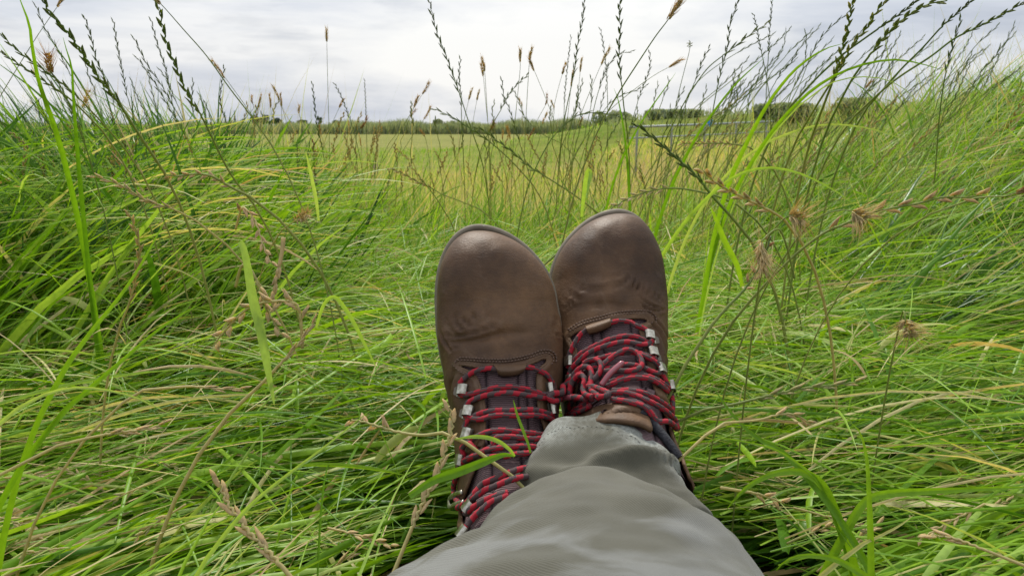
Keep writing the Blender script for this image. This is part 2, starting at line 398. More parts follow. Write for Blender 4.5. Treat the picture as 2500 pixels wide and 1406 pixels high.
def build_boot(person, mirror, heel, tilt, yaw, roll, opening, creases, stitches, label):
    tf, R = pose(heel, tilt, yaw, roll)
    V0 = boot_surface(mirror); nu, nv, _ = V0.shape
    loc = V0.reshape(-1, 3); W = tf(loc)
    Q = grid_quads(nu, nv, flip=mirror)
    # vertex normals
    def vnorm(W):
        G = W.reshape(nu, nv, 3); du = np.gradient(G, axis=0); dv = (np.roll(G, -1, 1) - np.roll(G, 1, 1)) / 2
        n = np.cross(du, dv); n /= np.linalg.norm(n, axis=2)[..., None] + 1e-12
        c = G.mean(1, keepdims=True); s = np.sign(((G - c) * n).sum(2).mean(1)); s[s == 0] = 1
        return (n * s[:, None, None]).reshape(-1, 3)
    Nn = vnorm(W)
    px, dep = proj(W); view = CAM - W; view /= np.linalg.norm(view, axis=1)[:, None]
    facing = (Nn * view).sum(1) > 0.02
    near = facing & (loc[:, 2] > 0.015)
    disp = np.zeros(len(W))
    lowf = vnoise(loc, 0.03, 3) * 0.0012 + vnoise(loc, 0.012, 4) * 0.0004
    disp += lowf * np.clip((loc[:, 2] - 0.02) / 0.02, 0, 1)
    for pl, dp, sg in creases:
        pl = resample(np.array(pl, float), 20)
        d, t = polydist(px[near], pl); k = np.clip(np.sin(np.clip(t, 0.02, 0.98) * math.pi), 0, 1) ** 0.5
        wob = 1 + 0.35 * vnoise(loc[near], 0.006, 9)
        disp[near] += 1.9 * k * dp * wob * (-np.exp(-(d / (.62 * sg)) ** 2) + 0.45 * np.exp(-((d - 1.7 * sg) / (1.1 * sg)) ** 2))
    inside = np.zeros(len(W), bool); inside[near] = inpoly(px[near], opening)
    d_open = np.full(len(W), 1e3)
    d_, _ = polydist(px[near], np.array(list(opening) + [opening[0]], float)); d_open[near] = d_
    Wu = W + Nn * disp[:, None]
    # raised welt along the opening edge
    Wu += Nn * (0.0010 * np.exp(-((d_open - 7) / 6.0) ** 2) * (~inside))[:, None]
    e_att = np.clip(1 - np.abs(loc[:, 2] - 0.026) / 0.016, 0, 1) * (loc[:, 1] > 0.1) + 0.6 * np.exp(-(d_open / 9) ** 2)
    e_att = np.where(loc[:, 1] > 0.255, np.maximum(e_att, np.clip((loc[:, 1] - 0.262) / 0.02, 0, 0.8)), e_att)
    fin = inside[Q].all(1)
    boot = empty('boot'); boot.parent = person; tag(boot, label)
    link_mesh('leather_upper', Wu, Q[~fin], None, M_leather, boot, {'edge': e_att})
    # tongue: the same surface sunk below the opening, padded strips with grooves between
    near_t = near & (d_open < 30) | inside
    qt = Q[near_t[Q].all(1)]
    gro = np.zeros(len(W)); sink = 0.0042
    bul = np.zeros(len(W))
    lx = loc[:, 0] * (-1 if mirror else 1)
    for gx in (-0.0155, 0.0125, 0.0205):
        dd = np.abs(lx - gx - 0.002); gro = np.maximum(gro, np.exp(-(dd / 0.0011) ** 2)); 
        bul -= 0.0016 * np.exp(-(dd / 0.0022) ** 2)
    bul += 0.0012 * vnoise(loc, 0.014, 21)
    Wt = W + Nn * (-sink + bul)[:, None]
    yy = np.hypot(loc[:, 1] - .28, loc[:, 2])
    used = np.unique(qt); mp = np.full(len(W), -1); mp[used] = np.arange(len(used))
    link_mesh('tongue', Wt[used], mp[qt], None, M_tongue, boot, {'rib': yy[used], 'groove': gro[used]})
    iu = np.arange(0, nu, 2); iv = np.arange(0, nv, 2); Wc = W.reshape(nu, nv, 3)[np.ix_(iu, iv)]
    bv = BVHTree.FromPolygons(Wc.reshape(-1, 3).tolist(), grid_quads(len(iu), len(iv), flip=mirror).tolist())
    def on(pxy, off=0.0):
        d = Vector(ray(*pxy)).normalized(); hit, nrm, idx, dist = bv.ray_cast(Vector(CAM), d)
        if hit is None:
            for k in range(1, 40):
                d = Vector(ray(pxy[0] + (1280 if not mirror else 1500 - pxy[0] * 0 - 0 - pxy[0]) * 0 + (k * 2 if pxy[0] < (1230 if not mirror else 1500) else -k * 2), pxy[1])).normalized()
                hit, nrm, idx, dist = bv.ray_cast(Vector(CAM), d)
                if hit is not None: break
            if hit is None: return None
        n = np.array(nrm)
        if n @ np.array(d) > 0: n = -n
        return np.array(hit) + n * off
    # rolled edge round the opening
    eb = MB(); ed = [on(p, -0.0004) for p in resample(np.array(list(opening) + [opening[0]], float), 150)]
    ed = [p for p in ed if p is not None]; run = [ed[0]]
    for p in ed[1:]:
        if np.linalg.norm(p - run[-1]) > 0.02:
            if len(run) > 4: tube(eb, np.array(run), 0.0014, 8, edge=0.5)
            run = [p]
        else: run.append(p)
    if len(run) > 4: tube(eb, np.array(run), 0.0014, 8, edge=0.5)
    eb.build('rolled_edge', M_leather, boot)
    # stitches: short raised thread pieces
    sb = MB()
    for pl in stitches:
        C = resample(np.array(pl, float), 400); s = np.concatenate([[0], np.cumsum(np.linalg.norm(np.diff(C, axis=0), axis=1))])
        for u in np.arange(0, s[-1] - 5, 7.6):
            q = [on((np.interp(u + k, s, C[:, 0]), np.interp(u + k, s, C[:, 1])), o_) for k, o_ in ((0, 0.0008), (2.6, 0.0019), (5.2, 0.0008))]
            if any(v is None for v in q): continue
            tube(sb, np.array(q), 0.00062, 5)
    if sb.n: sb.build('stitching', M_stitch, boot)
    # sole: outline of the footprint, a little wider than the leather
    ys = np.concatenate([0.2225 + 0.0705 * np.sin(np.linspace(math.pi / 2, 0, 40)), np.linspace(0.2225, 0.012, 60)[1:], 0.012 - 0.015 * np.sin(np.linspace(0, math.pi / 2, 14)[1:])])
    def half(y):
        if y >= 0.2225:
            s = min((y - 0.2225) / 0.0705, 1.0); return c0_ - 0.0400 * (1 - s ** 2.3) ** (1 / 2.1), c0_ + 0.0685 * (1 - s ** 1.75) ** (1 / 1.75)
        t = np.array([.2225, .2, .18, .15, .12, .08, .04, .012]); a_ = [-.0560, -.0555, -.0530, -.0470, -.0415, -.0385, -.0370, -.0330]; b_ = [.0525, .0560, .0565, .0540, .0490, .0440, .0400, .0350]
        if y >= 0.012: return np.interp(y, t[::-1], a_[::-1]), np.interp(y, t[::-1], b_[::-1])
        s = min((0.012 - y) / 0.015, 1.0); k = (1 - s ** 2) ** 0.5; return -.0330 * k, .0350 * k
    c0_ = -0.016
    Lft = [(half(y)[0], y) for y in ys]; Rgt = [(half(y)[1], y) for y in ys][::-1]
    ol = np.array(Lft + Rgt[1:-1]); n = len(ol)
    cen = ol.mean(0); SV = []
    prof = [(-0.0035, 0.000), (-0.0005, 0.0022), (0.0, 0.0075), (0.0002, 0.0125), (0.0, 0.0170), (-0.0010, 0.0192), (-0.0042, 0.0205), (-0.0070, 0.0150)]
    T_ = np.roll(ol, -1, 0) - np.roll(ol, 1, 0); nr = np.stack([T_[:, 1], -T_[:, 0]], -1); nr /= np.linalg.norm(nr, axis=1)[:, None] + 1e-9
    if ((ol - cen) * nr).sum() < 0: nr = -nr
    spring = lambda y: 0.010 * np.clip((y - 0.21) / 0.08, 0, 1) ** 2
    for o_, z in prof:
        p = ol + nr * o_; SV.append(np.stack([p[:, 0] * (-1 if mirror else 1), p[:, 1], z + spring(p[:, 1]) * (1 if z < 0.01 else 0.35)], -1))
    SV = np.array(SV); sq = grid_quads(len(prof), n, flip=not mirror)
    SVf = SV.reshape(-1, 3); b0 = len(SVf); SVf = np.vstack([SVf, [[cen[0] * (-1 if mirror else 1), cen[1], 0.0]]])
    jj_ = np.arange(n); st = np.stack([np.full(n, b0), jj_, (jj_ + 1) % n], -1)
    link_mesh('sole', tf(SVf), sq, st, M_sole, boot)
    return boot, tf, on, bv, W, Q, px, facing

def chain(on, pts, off, n=None):
    C = resample(np.array(pts, float), n or max(12, int(len(pts) * 7)))
    out = []
    offs = np.broadcast_to(np.asarray(off, float), (len(C),)) if np.ndim(off) == 0 else np.interp(np.linspace(0, 1, len(C)), np.linspace(0, 1, len(off)), off)
    for p, o_ in zip(C, offs):
        q = on(p, 0)
        if q is None: continue
        q = on(p, o_); out.append(q)
    P = np.array(out)
    K = P.copy()
    for _ in range(3): K[1:-1] = (K[:-2] + K[1:-1] * 2 + K[2:]) / 4
    return K
def lace_set(boot, on, lines, r=0.00222):
    mb = MB(); u = 0.0
    for off, pts in lines:
        P = chain(on, pts, off)
        if len(P) < 3: continue
        P = resample(P, int(np.linalg.norm(np.diff(P, axis=0), axis=1).sum() / 0.0007) + 8)
        s = np.linspace(0, 1, len(P)); ss = np.arange(len(P)) * 0.0007
        tube(mb, P, r * (1 + 0.05 * np.sin(ss * 2 * math.pi / 0.0053 + u * 50)), 12, cord=u); u += 0.0371
    return mb.build('lace', M_lace, boot)
def hook(boot, on, p, ang, size=1.0, dirx=1):
    """bent metal speed hook: folded strip with a dark base plate"""
    c = on(p, 0.0015); a_ = on((p[0] + 8, p[1]), 0.0015); b_ = on((p[0], p[1] + 8), 0.0015)
    if c is None or a_ is None or b_ is None: return
    X = a_ - c; X /= np.linalg.norm(X); Yd = b_ - c; n = np.cross(X, Yd); n /= np.linalg.norm(n)
    if n @ (CAM - c) < 0: n = -n
    D = np.cross(n, X)                                  # down the boot
    if D @ Yd < 0: D = -D
    ca, sa = math.cos(ang), math.sin(ang); u = X * ca + D * sa; v = -X * sa + D * ca     # u: towards the tongue, v: along the boot
    s = 0.0011 * size; mb = MB()
    prof = [(-5.2, 0.0), (-3.4, 0.6), (-2.6, 3.0), (-1.8, 4.6), (0.6, 4.9), (3.6, 4.7), (4.6, 3.0)]
    P = resample(np.array(prof), 18); wv = np.interp(np.linspace(0, 1, 18), [0, .35, 1], [3.9, 3.3, 3.3])
    V = []
    for (q, h), w_ in zip(P, wv):
        for k in (-1, 1):
            for t in (0, 0.75): V.append(c + u * q * s * dirx + n * (h + t) * s + v * w_ * k * s)
    V = np.array(V); Q = []
    for i in range(17):
        b = i * 4
        Q += [[b, b + 4, b + 6, b + 2], [b + 1, b + 3, b + 7, b + 5], [b, b + 1, b + 5, b + 4], [b + 2, b + 6, b + 7, b + 3]]
    Q += [[0, 2, 3, 1], [68, 69, 71, 70]]
    mb.add(V, Q); o = mb.build('lace_hook', M_metal, boot, smooth=False)
    mp = MB(); 
    V = np.array([c + u * q * s * dirx + v * w_ * s + n * h * s for h in (-0.6, 0.5) for q, w_ in ((-8.5, -2.2), (-3.5, -4.6), (2.5, -4.2), (2.5, 4.2), (-3.5, 4.6), (-8.5, 2.2))])
    mp.add(V, [[0, 1, 7, 6], [1, 2, 8, 7], [2, 3, 9, 8], [3, 4, 10, 9], [4, 5, 11, 10], [5, 0, 6, 11], [6, 7, 10, 11], [7, 8, 9, 10]])
    mp.build('hook_plate', M_dmetal, boot, smooth=False)
def wire_ring(boot, on, pts, off=0.004, r=0.0011):
    P = np.array([on(p, o_) for p, o_ in zip(pts, np.broadcast_to(off, (len(pts),)))]); mb = MB()
    tube(mb, resample(P, 60), r, 8, scale2=1.7); mb.build('lace_ring', M_metal, boot)
def flap(boot, on, poly, off, thick=0.0016, name='lace_keeper'):
    """leather band over the lace; polygon rows: upper edge and lower edge of equal count, in photo pixels"""
    up, lo = poly; nu_ = 26; nv_ = 12; U = resample(np.array(up, float), nu_); Lw = resample(np.array(lo, float), nu_)
    G = np.zeros((nv_, nu_, 3)); H = np.zeros_like(G)
    for j in range(nv_):
        t = j / (nv_ - 1); o_ = off * math.sin(min(t * 1.25, 1.0) * math.pi / 2) ** 0.8 if t < 0.86 else off * (1 - ((t - 0.86) / 0.14) ** 2 * 0.75)
        for i in range(nu_):
            p = U[i] * (1 - t) + Lw[i] * t; G[j, i] = on(p, o_ + thick); H[j, i] = on(p, max(o_, 0) - 0.0015)
    V = np.vstack([G.reshape(-1, 3), H.reshape(-1, 3)]); n = nv_ * nu_; Q = []
    for j in range(nv_ - 1):
        for i in range(nu_ - 1):
            a_ = j * nu_ + i; Q.append([a_, a_ + 1, a_ + nu_ + 1, a_ + nu_]); Q.append([n + a_, n + a_ + nu_, n + a_ + nu_ + 1, n + a_ + 1])
    ring = [i for i in range(nu_)] + [j * nu_ + nu_ - 1 for j in range(1, nv_)] + [(nv_ - 1) * nu_ + i for i in range(nu_ - 2, -1, -1)] + [j * nu_ for j in range(nv_ - 2, 0, -1)]
    for k in range(len(ring)):
        a_, b_ = ring[k], ring[(k + 1) % len(ring)]; Q.append([a_, n + a_, n + b_, b_])
    return link_mesh(name, V, Q, None, M_leather, boot, {'edge': np.full(2 * n, 0.55)})

person = empty('person', (0, 0, 0))
tag(person, 'person lying with crossed ankles, in grey-green trousers and brown hiking boots with red laces', 'person')
# --- right foot, at the left of the photograph
OPEN_R = [(1119,893),(1129,889),(1153,893),(1176,897),(1206,897),(1244,899),(1281,896),(1292,888),(1307,882),(1324,874),(1333,873),(1337,880),(1332,890),(1317,903),
          (1313,930),(1315,970),(1318,1000),(1333,1050),(1342,1100),(1345,1200),(1345,1300),(1150,1300),(1128,1280),(1122,1250),(1126,1225),(1150,1160),(1172,1110),
          (1181,1065),(1182,1039),(1181,988),(1165,928),(1147,909),(1125,899)]
CR_R = [([(1086,817),(1112,820),(1155,814),(1201,800),(1225,790)], .0016, 4.2), ([(1092,808),(1121,791),(1149,776),(1178,766),(1224,765)], .0010, 3.2),
        ([(1098,814),(1135,797),(1161,784)], .0010, 2.6), ([(1120,806),(1150,792),(1190,782)], .0008, 2.4), ([(1150,786),(1190,772),(1215,771)], .0007, 2.2),
        ([(1338,787),(1355,783),(1376,779)], .0011, 2.8), ([(1350,812),(1362,819),(1376,822)], .0012, 3.0), ([(1340,800),(1376,796)], .0007, 2.4),
        ([(1077,811),(1086,835),(1100,856)], .0012, 4.0), ([(1100,835),(1150,832),(1230,815),(1300,812)], .0012, 14.0), ([(1112,905),(1098,940),(1100,1000)], .0015, 7.0),
        ([(1085,790),(1110,776),(1140,768)], .0006, 2.4), ([(1095,860),(1110,850),(1130,846)], .0006, 3.0)]
ST_R = [[(1113,886),(1122,880),(1150,881),(1190,884),(1240,884),(1290,874),(1318,864),(1335,862),(1345,868),(1348,880),(1340,895)],
        [(1117,880),(1126,874),(1152,875),(1190,878),(1240,878),(1288,868),(1314,858),(1334,855),(1350,862),(1355,878),(1350,890)],
        [(1110,892),(1122,905),(1140,917),(1152,928)]]
bootR, tfR, onR, bvR, WR, QR, pxR, fcR = build_boot(person, False, (-0.006, 0.597, 0.078), 72, 1.7, 2.0, OPEN_R, CR_R, ST_R,
    'brown leather boot at the left, empty hooks showing and pale sole rim round its toe')
# --- left foot, at the right of the photograph
OPEN_L = [(1389,824),(1400,812),(1430,800),(1460,792),(1494,782),(1519,777),(1553,775),(1574,776),(1584,782),(1580,790),(1562,797),(1572,830),(1580,870),(1592,920),
          (1605,960),(1625,1010),(1650,1060),(1680,1120),(1700,1180),(1560,1290),(1430,1290),(1398,1100),(1400,1000),(1408,930),(1408,870),(1400,845),(1392,833)]
CR_L = [([(1374,730),(1400,713),(1443,699),(1489,696),(1530,699),(1573,707),(1602,713)], .0012, 3.0), ([(1466,676),(1501,670),(1535,679),(1558,693),(1587,719)], .0010, 2.8),
        ([(1377,739),(1409,722),(1449,710),(1501,707)], .0009, 2.6), ([(1558,725),(1587,745),(1619,756)], .0014, 3.2), ([(1568,748),(1596,760),(1622,757)], .0012, 3.0),
        ([(1440,688),(1490,680),(1530,688),(1560,706)], .0008, 2.4), ([(1530,679),(1552,700),(1575,714)], .0009, 2.4), ([(1575,706),(1600,722),(1618,735)], .0009, 2.6),
        ([(1576,776),(1610,817),(1627,874)], .0011, 4.0), ([(1585,770),(1615,800),(1630,840)], .0008, 3.0), ([(1378,755),(1400,736),(1430,724)], .0009, 3.0),
        ([(1376,770),(1395,752),(1415,742)], .0007, 3.0), ([(1560,735),(1580,760),(1600,775)], .0009, 2.8), ([(1400,750),(1470,742),(1540,752)], .0011, 13.0),
        ([(1590,800),(1608,850),(1620,920)], .0013, 5.0), ([(1600,880),(1625,950),(1650,1010)], .0012, 6.0)]
ST_L = [[(1392,810),(1425,792),(1470,780),(1515,769),(1560,766),(1582,768),(1592,778),(1589,792)], [(1388,806),(1420,787),(1466,774),(1513,763),(1560,760),(1586,762),(1599,776),(1598,794)]]
bootL, tfL, onL, bvL, WL, QL, pxL, fcL = build_boot(person, True, (0.098, 0.610, 0.0975), 64, 3.0, 0.0, OPEN_L, CR_L, ST_L,
    'brown leather boot at the right, red lace tied in a knot and bow over its tongue')
def sil(px, f, rows, nm):
    for r in rows:
        m_ = np.abs(px[:, 1] - r) < 6
        if m_.any(): print(nm, r, int(px[m_, 0].min()), int(px[m_, 0].max()))
    print(nm, 'top', px[px[:, 1].argmin()])
# ------------------------------------------------------------------ laces, hooks and keepers, read off the photograph and laid on the boots
LR = [
 (.0028, [(1216,906),(1195,903),(1168,907),(1148,917),(1133,931),(1127,943),(1128,953)]),
 (.0028, [(1278,899),(1300,902),(1318,910),(1333,920),(1341,934),(1344,946)]),
 (.0035, [(1130,962),(1137,968),(1160,965),(1190,957),(1215,952),(1245,950),(1270,953),(1295,958),(1320,966),(1338,962)]),
 (.0035, [(1145,1003),(1143,996),(1150,986),(1165,978),(1185,971),(1215,966),(1245,965),(1275,968),(1300,971),(1322,974),(1340,965)]),
 (.0035, [(1141,1050),(1147,1034),(1160,1022),(1182,1013),(1203,1009),(1230,1008),(1260,1007),(1300,1005),(1322,1010),(1348,1016)]),
 (.0040, [(1145,1018),(1160,1027),(1180,1030),(1195,1025),(1220,1021),(1260,1022),(1285,1020),(1307,1019),(1333,1024),(1350,1036)]),
 (.0038, [(1141,1115),(1137,1101),(1145,1088),(1160,1077),(1182,1067),(1205,1060),(1235,1059),(1265,1062),(1300,1064),(1335,1066)]),
 (.0046, [(1150,1082),(1162,1090),(1178,1089),(1195,1083),(1215,1078),(1235,1076),(1262,1077),(1290,1079),(1315,1075),(1345,1078)]),
 (.0040, [(1136,1134),(1150,1124),(1175,1116),(1190,1108),(1210,1104),(1235,1101),(1260,1099),(1285,1097),(1330,1100)]),
 (.0036, [(1190,1124),(1210,1123),(1235,1122),(1258,1117),(1290,1112)]),
 (.0030, [(1133,1136),(1126,1155),(1119,1175),(1117,1195),(1121,1215),(1130,1230)]),
 (.0045, [(1290,1150),(1260,1158),(1232,1171),(1209,1182),(1186,1192),(1174,1208),(1162,1224),(1152,1236)]),
 (.0038, [(1290,1170),(1250,1180),(1226,1190),(1207,1199),(1187,1208),(1168,1222),(1146,1236),(1130,1242)]),
 (.0045, [(1240,1215),(1210,1225),(1191,1233),(1172,1245),(1158,1254),(1148,1262)]),
 (.0040, [(1240,1222),(1204,1237),(1186,1252),(1169,1268),(1154,1287),(1145,1304)])]
flap(bootR, onR, ([(1203,891),(1225,891),(1260,891),(1284,888)], [(1216,917),(1228,921),(1256,919),(1275,912)]), .0056)
lace_set(bootR, onR, LR)
for p, an, dx_ in (((1136,955), .0, 1), ((1150,1009), .0, 1), ((1149,1064), .05, 1), ((1137,1124), .1, 1), ((1337,949), .0, -1), ((1340,1000), .0, -1), ((1338,1056), .0, -1), ((1156,1245), .5, 1), ((1143,1309), .3, 1)):
    hook(bootR, onR, p, an, 1.1, dx_)
wire_ring(bootR, onR, [(1134,1203),(1122,1209),(1112,1219),(1118,1236),(1128,1233),(1139,1229)], [.002,.005,.007,.007,.005,.003])
LL = [
 (.0028, [(1436,808),(1421,820),(1409,838),(1400,856),(1394,873),(1392,884)]),
 (.0028, [(1488,793),(1510,788),(1535,790),(1550,799),(1567,805),(1577,814),(1581,825)]),
 (.0034, [(1393,897),(1405,884),(1425,866),(1445,855),(1465,845),(1485,836),(1510,829),(1535,826),(1555,830),(1572,838),(1584,852),(1589,864)]),
 (.0040, [(1399,920),(1402,905),(1415,890),(1435,872),(1455,860),(1475,853),(1500,846),(1530,842),(1555,847),(1574,848),(1586,838)]),
 (.0036, [(1400,936),(1412,915),(1430,898),(1450,885),(1470,880),(1495,874),(1520,869),(1545,868),(1570,873),(1590,882)]),
 (.0036, [(1398,975),(1404,950),(1418,930),(1432,915),(1450,905),(1480,906),(1500,905),(1525,898),(1550,900),(1575,908),(1592,917),(1603,916)]),
 (.0032, [(1591,876),(1600,895),(1606,912),(1614,928),(1622,943),(1630,958),(1638,975),(1647,992),(1652,1003)]),
 (.0042, [(1486,952),(1505,944),(1530,935),(1560,932),(1585,936),(1603,946),(1619,960)]),
 (.0036, [(1492,940),(1540,925),(1575,926),(1600,936),(1622,950)]),
 (.0048, [(1498,971),(1520,970),(1545,976),(1570,988),(1595,1000),(1618,1015),(1638,1033),(1652,1048)]),
 (.0040, [(1500,962),(1540,964),(1572,971),(1598,984),(1620,998),(1638,1012),(1648,1026)]),
 (.0040, [(1500,985),(1535,992),(1570,1002),(1600,1020),(1625,1036),(1644,1052)]),
 (.0036, [(1392,1018),(1397,1000),(1403,985),(1415,975),(1430,978)]),
 (.0042, [(1396,1014),(1410,1004),(1425,996),(1440,988),(1455,980)]),
 (.0046, [(1400,1020),(1418,1010),(1436,1004),(1452,996)]),
 (.0070, [(1478,906),(1492,890),(1510,877),(1528,868),(1546,872),(1556,885),(1561,902),(1555,916),(1536,922),(1510,921),(1484,919)]),
 (.0060, [(1556,878),(1572,884),(1588,893),(1600,905)]),
 (.0098, [(1413,948),(1418,932),(1428,915),(1442,908),(1456,913),(1461,930),(1461,950),(1466,970),(1480,987),(1476,994)]),
 (.0085, [(1440,898),(1452,891),(1466,892),(1476,903),(1476,922),(1466,938),(1452,950)]),
 (.0115, [(1419,968),(1421,950),(1428,934),(1442,928),(1450,942),(1449,962),(1456,978),(1472,990)]),
 (.0100, [(1455,955),(1470,960),(1485,972),(1500,985),(1494,992),(1478,990)]),
 (.0092, [(1440,920),(1425,925),(1410,935),(1402,944)])]
flap(bootL, onL, ([(1431,798),(1450,791),(1470,785),(1489,779)], [(1439,818),(1456,814),(1475,807),(1492,799)]), .0056)
lace_set(bootL, onL, LL)
for p, an, dx_ in (((1581,827), .25, -1), ((1588,869), .3, -1), ((1604,908), .35, -1), ((1625,947), .4, -1), ((1398,884), -.15, 1), ((1402,929), -.1, 1), ((1650,1035), .9, -1)):
    hook(bootL, onL, p, an, 1.1, dx_)
wire_ring(bootL, onL, [(1638,998),(1648,1000),(1664,1007),(1666,1016),(1659,1023),(1652,1018)], [.002,.004,.006,.006,.005,.003])
# the free loop of the bow lies over onto the right boot; it has real points in the air between the two
def pL(p, off): return onL(p, off)
def pR(p, off): return onR(p, off)
lp = [pL((1420,941), .010), pL((1405,946), .011), at(1375,955,.0) * 0, pR((1345,962), .0105), pR((1330,967), .0085), pR((1324,976), .0075), pR((1334,985), .0085), at(0, 0, 1) * 0, pL((1404,974), .0105), pL((1420,970), .0105)]
lp[2] = (lp[1] + lp[3]) / 2 + np.array([0, 0, .002]); lp[7] = (lp[6] + lp[8]) / 2 + np.array([0, 0, .001])
mb = MB(); P = resample(np.array(lp), 160); tube(mb, P, 0.0027, 12, cord=0.31)
al = [pL((1430,977), .0125), pL((1408,975), .0135), pL((1388,974), .0130)]; al[2] = al[1] + (al[1] - al[0]) * 0.9
tube(mb, resample(np.array([pL((1452,985), .009), pL((1440,980), .0115), al[0]]), 30), 0.0024, 10, cord=0.1)
mb.build('lace_bow_loop', M_lace, bootL)
mb = MB(); tube(mb, resample(np.array(al), 20), np.concatenate([np.full(18, .00235), [.0022, .0014]]), 12)
mb.build('aglet', M_aglet, bootL); mb = MB()
a2 = [pL((1484,958), .0095), pL((1503,938), .0125), pL((1524,918), .0150)]
tube(mb, resample(np.array(a2), 20), np.concatenate([np.full(18, .0023), [.0021, .0013]]), 12)
mb.build('aglet', M_aglet, bootL)
# tongue collar of the left boot, brown leather with black padding at its right
flap(bootL, onL, ([(1396,1012),(1440,998),(1500,988),(1550,994),(1578,1010)], [(1398,1040),(1440,1035),(1500,1032),(1560,1040),(1590,1055)]), .0012, .0018, 'tongue_collar')
mb = MB(); tube(mb, chain(onL, [(1568,1000),(1585,1018),(1605,1042),(1625,1065),(1645,1092),(1660,1115)], -.001), 0.0042, 12, scale2=0.8)
mb.build('padded_lining', M_black, bootL)
# ------------------------------------------------------------------ trousers (left leg over the right one)
def cloth_leg(mb, rings, nv=260, nu=300, foldf=None, hemlen=0.024, skew=0.0):
    """rings: y, xc, ztop, hw, hh -> cloth tube; y decreases towards the knee"""
    Rg = resample(np.array(rings, float), nu)
    s = np.concatenate([[0], np.cumsum(np.hypot(np.diff(Rg[:, 0]), np.diff(Rg[:, 2])))])
    th = np.linspace(0, 2 * math.pi, nv, endpoint=False)
    y, xc, zt, hw, hh = Rg.T
    cs, sn = np.cos(th), np.sin(th)
    X = xc[:, None] + hw[:, None] * np.sign(cs) * np.abs(cs) ** 0.93
    Z = (zt - hh)[:, None] + hh[:, None] * np.sign(sn) * np.abs(sn) ** 0.93
    Y = np.repeat(y[:, None], nv, 1) - skew * np.maximum(X - xc[:, None], 0) * np.exp(-s[:, None] / 0.12)
    # the cuff is cut so that its lower half lies a little nearer the heel
    P = np.stack([X, Y, Z], -1); S = np.repeat(s[:, None], nv, 1); TH = np.repeat(th[None], nu, 0)
    C = np.stack([xc, y, zt - hh], -1)[:, None]
    Nn = P - C; Nn[..., 1] = 0; Nn /= np.linalg.norm(Nn, axis=2)[..., None] + 1e-9
    d = foldf(S, TH, P) if foldf is not None else 0
    P = P + Nn * np.asarray(d)[..., None]
    hem = np.clip(1 - (S - hemlen * 0.75) / (hemlen * 0.9), 0, 1) * 0.95 
    fade = np.clip((S - 0.145) / 0.04, 0, 1)
    Q = grid_quads(nu, nv)
    mb.add(P.reshape(-1, 3), Q, cu=(TH * 0.085).ravel(), cv=S.ravel(), hem=hem.ravel(), fade=fade.ravel())
    # turned-in inner side of the cuff
    k = 14; IN = []
    for j in range(k):
        t = j / (k - 1); row = P[0] - Nn[0] * (0.0022 * math.sin(min(1, t * 4) * math.pi / 2)) + (P[min(j * 3, nu - 1)] - P[0]) * (1 if j else 0)
        IN.append(row - Nn[0] * 0.0006)
    IN[0] = P[0]
    mb.add(np.array(IN).reshape(-1, 3), grid_quads(k, nv, True), cu=np.tile(th * 0.085, k), cv=np.repeat(np.arange(k) * 0.001, nv), hem=0.6)
    return P, S, TH
H0 = CAM[2]
LEFT = [(.540, .066, H0-.2135, .0570, .056), (.525, .065, H0-.2165, .0610, .056), (.510, .064, H0-.2195, .0660, .056), (.497, .064, H0-.2262, .0715, .055),
        (.482, .062, H0-.2345, .0725, .053), (.468, .060, H0-.2375, .0735, .053), (.457, .059, H0-.2330, .0755, .055), (.449, .058, H0-.2235, .0785, .060), (.438, .057, H0-.2145, .0810, .065),
        (.415, .055, H0-.2085, .0850, .068), (.380, .046, H0-.2025, .0985, .074), (.330, .026, H0-.1935, .1210, .082),
(.260, .010, H0-.1820, .1300, .086), (.160, -.040, H0-.1700, .120, .088),
        (.060, -.065, H0-.178, .112, .088), (-.10, -.085, H0-.225, .100, .088), (-.25, -.09, H0-.270, .100, .086), (-.36, -.09, H0-.30, .070, .06)]
def foldL(S, TH, P):
    q = P.reshape(-1, 3)
    f = 0.0022 * vnoise(q * [1, 2.2, 1], 0.03, 5).reshape(S.shape) + 0.0008 * vnoise(q, 0.010, 6).reshape(S.shape)
    # hem seam: a narrow groove with puckers
    sl = 0.0225 + 0.0012 * np.sin(TH * 5) + 0.0006 * np.sin(TH * 13)
    f -= 0.0011 * np.exp(-((S - sl) / 0.0012) ** 2)
    f += 0.0007 * np.sin(TH * 46 + 3 * np.sin(TH * 7)) * np.exp(-((S - sl) / 0.008) ** 2)
    f += 0.0016 * np.sin(TH * 9 + 1.0) * np.exp(-(S / 0.03) ** 2)
    # diagonal folds running off the shin
    for a0, s0, sl_, wd, am in ((1.2, .035, .045, .006, .006), (2.3, .050, -.03, .007, .006), (0.7, .060, .05, .008, .006), (1.9, .115, .02, .014, .0055), (1.2, .165, -.02, .018, .006), (0.6, .14, .05, .015, .004)):
        f += am * np.exp(-((S - s0 - sl_ * (TH - a0)) / wd) ** 2) * np.exp(-((TH - a0) / 0.8) ** 2)
    f += 0.0016 * np.abs(vnoise(q * [1.0, 2.6, 1.0] + [0, 0, 3], 0.022, 8).reshape(S.shape)) ** 1.0 * np.exp(-((S - .05) / .05) ** 2) * 1.5
    return f
def foldR(S, TH, P): return 0.003 * vnoise(P.reshape(-1, 3), 0.03, 15).reshape(S.shape)
mb = MB(); PL, SL, TL = cloth_leg(mb, LEFT, foldf=foldL, skew=0.75)
RIGHT = [(.470, .010, H0-.320, .044, .046), (.440, .012, H0-.318, .050, .050), (.400, .014, H0-.315, .056, .052), (.360, .020, H0-.312, .064, .056), (.260, .045, H0-.300, .072, .066),
         (.150, .075, H0-.285, .080, .072), (.040, .090, H0-.265, .086, .078), (-.10, .095, H0-.265, .092, .080), (-.25, .090, H0-.280, .098, .084), (-.36, .085, H0-.305, .070, .06)]
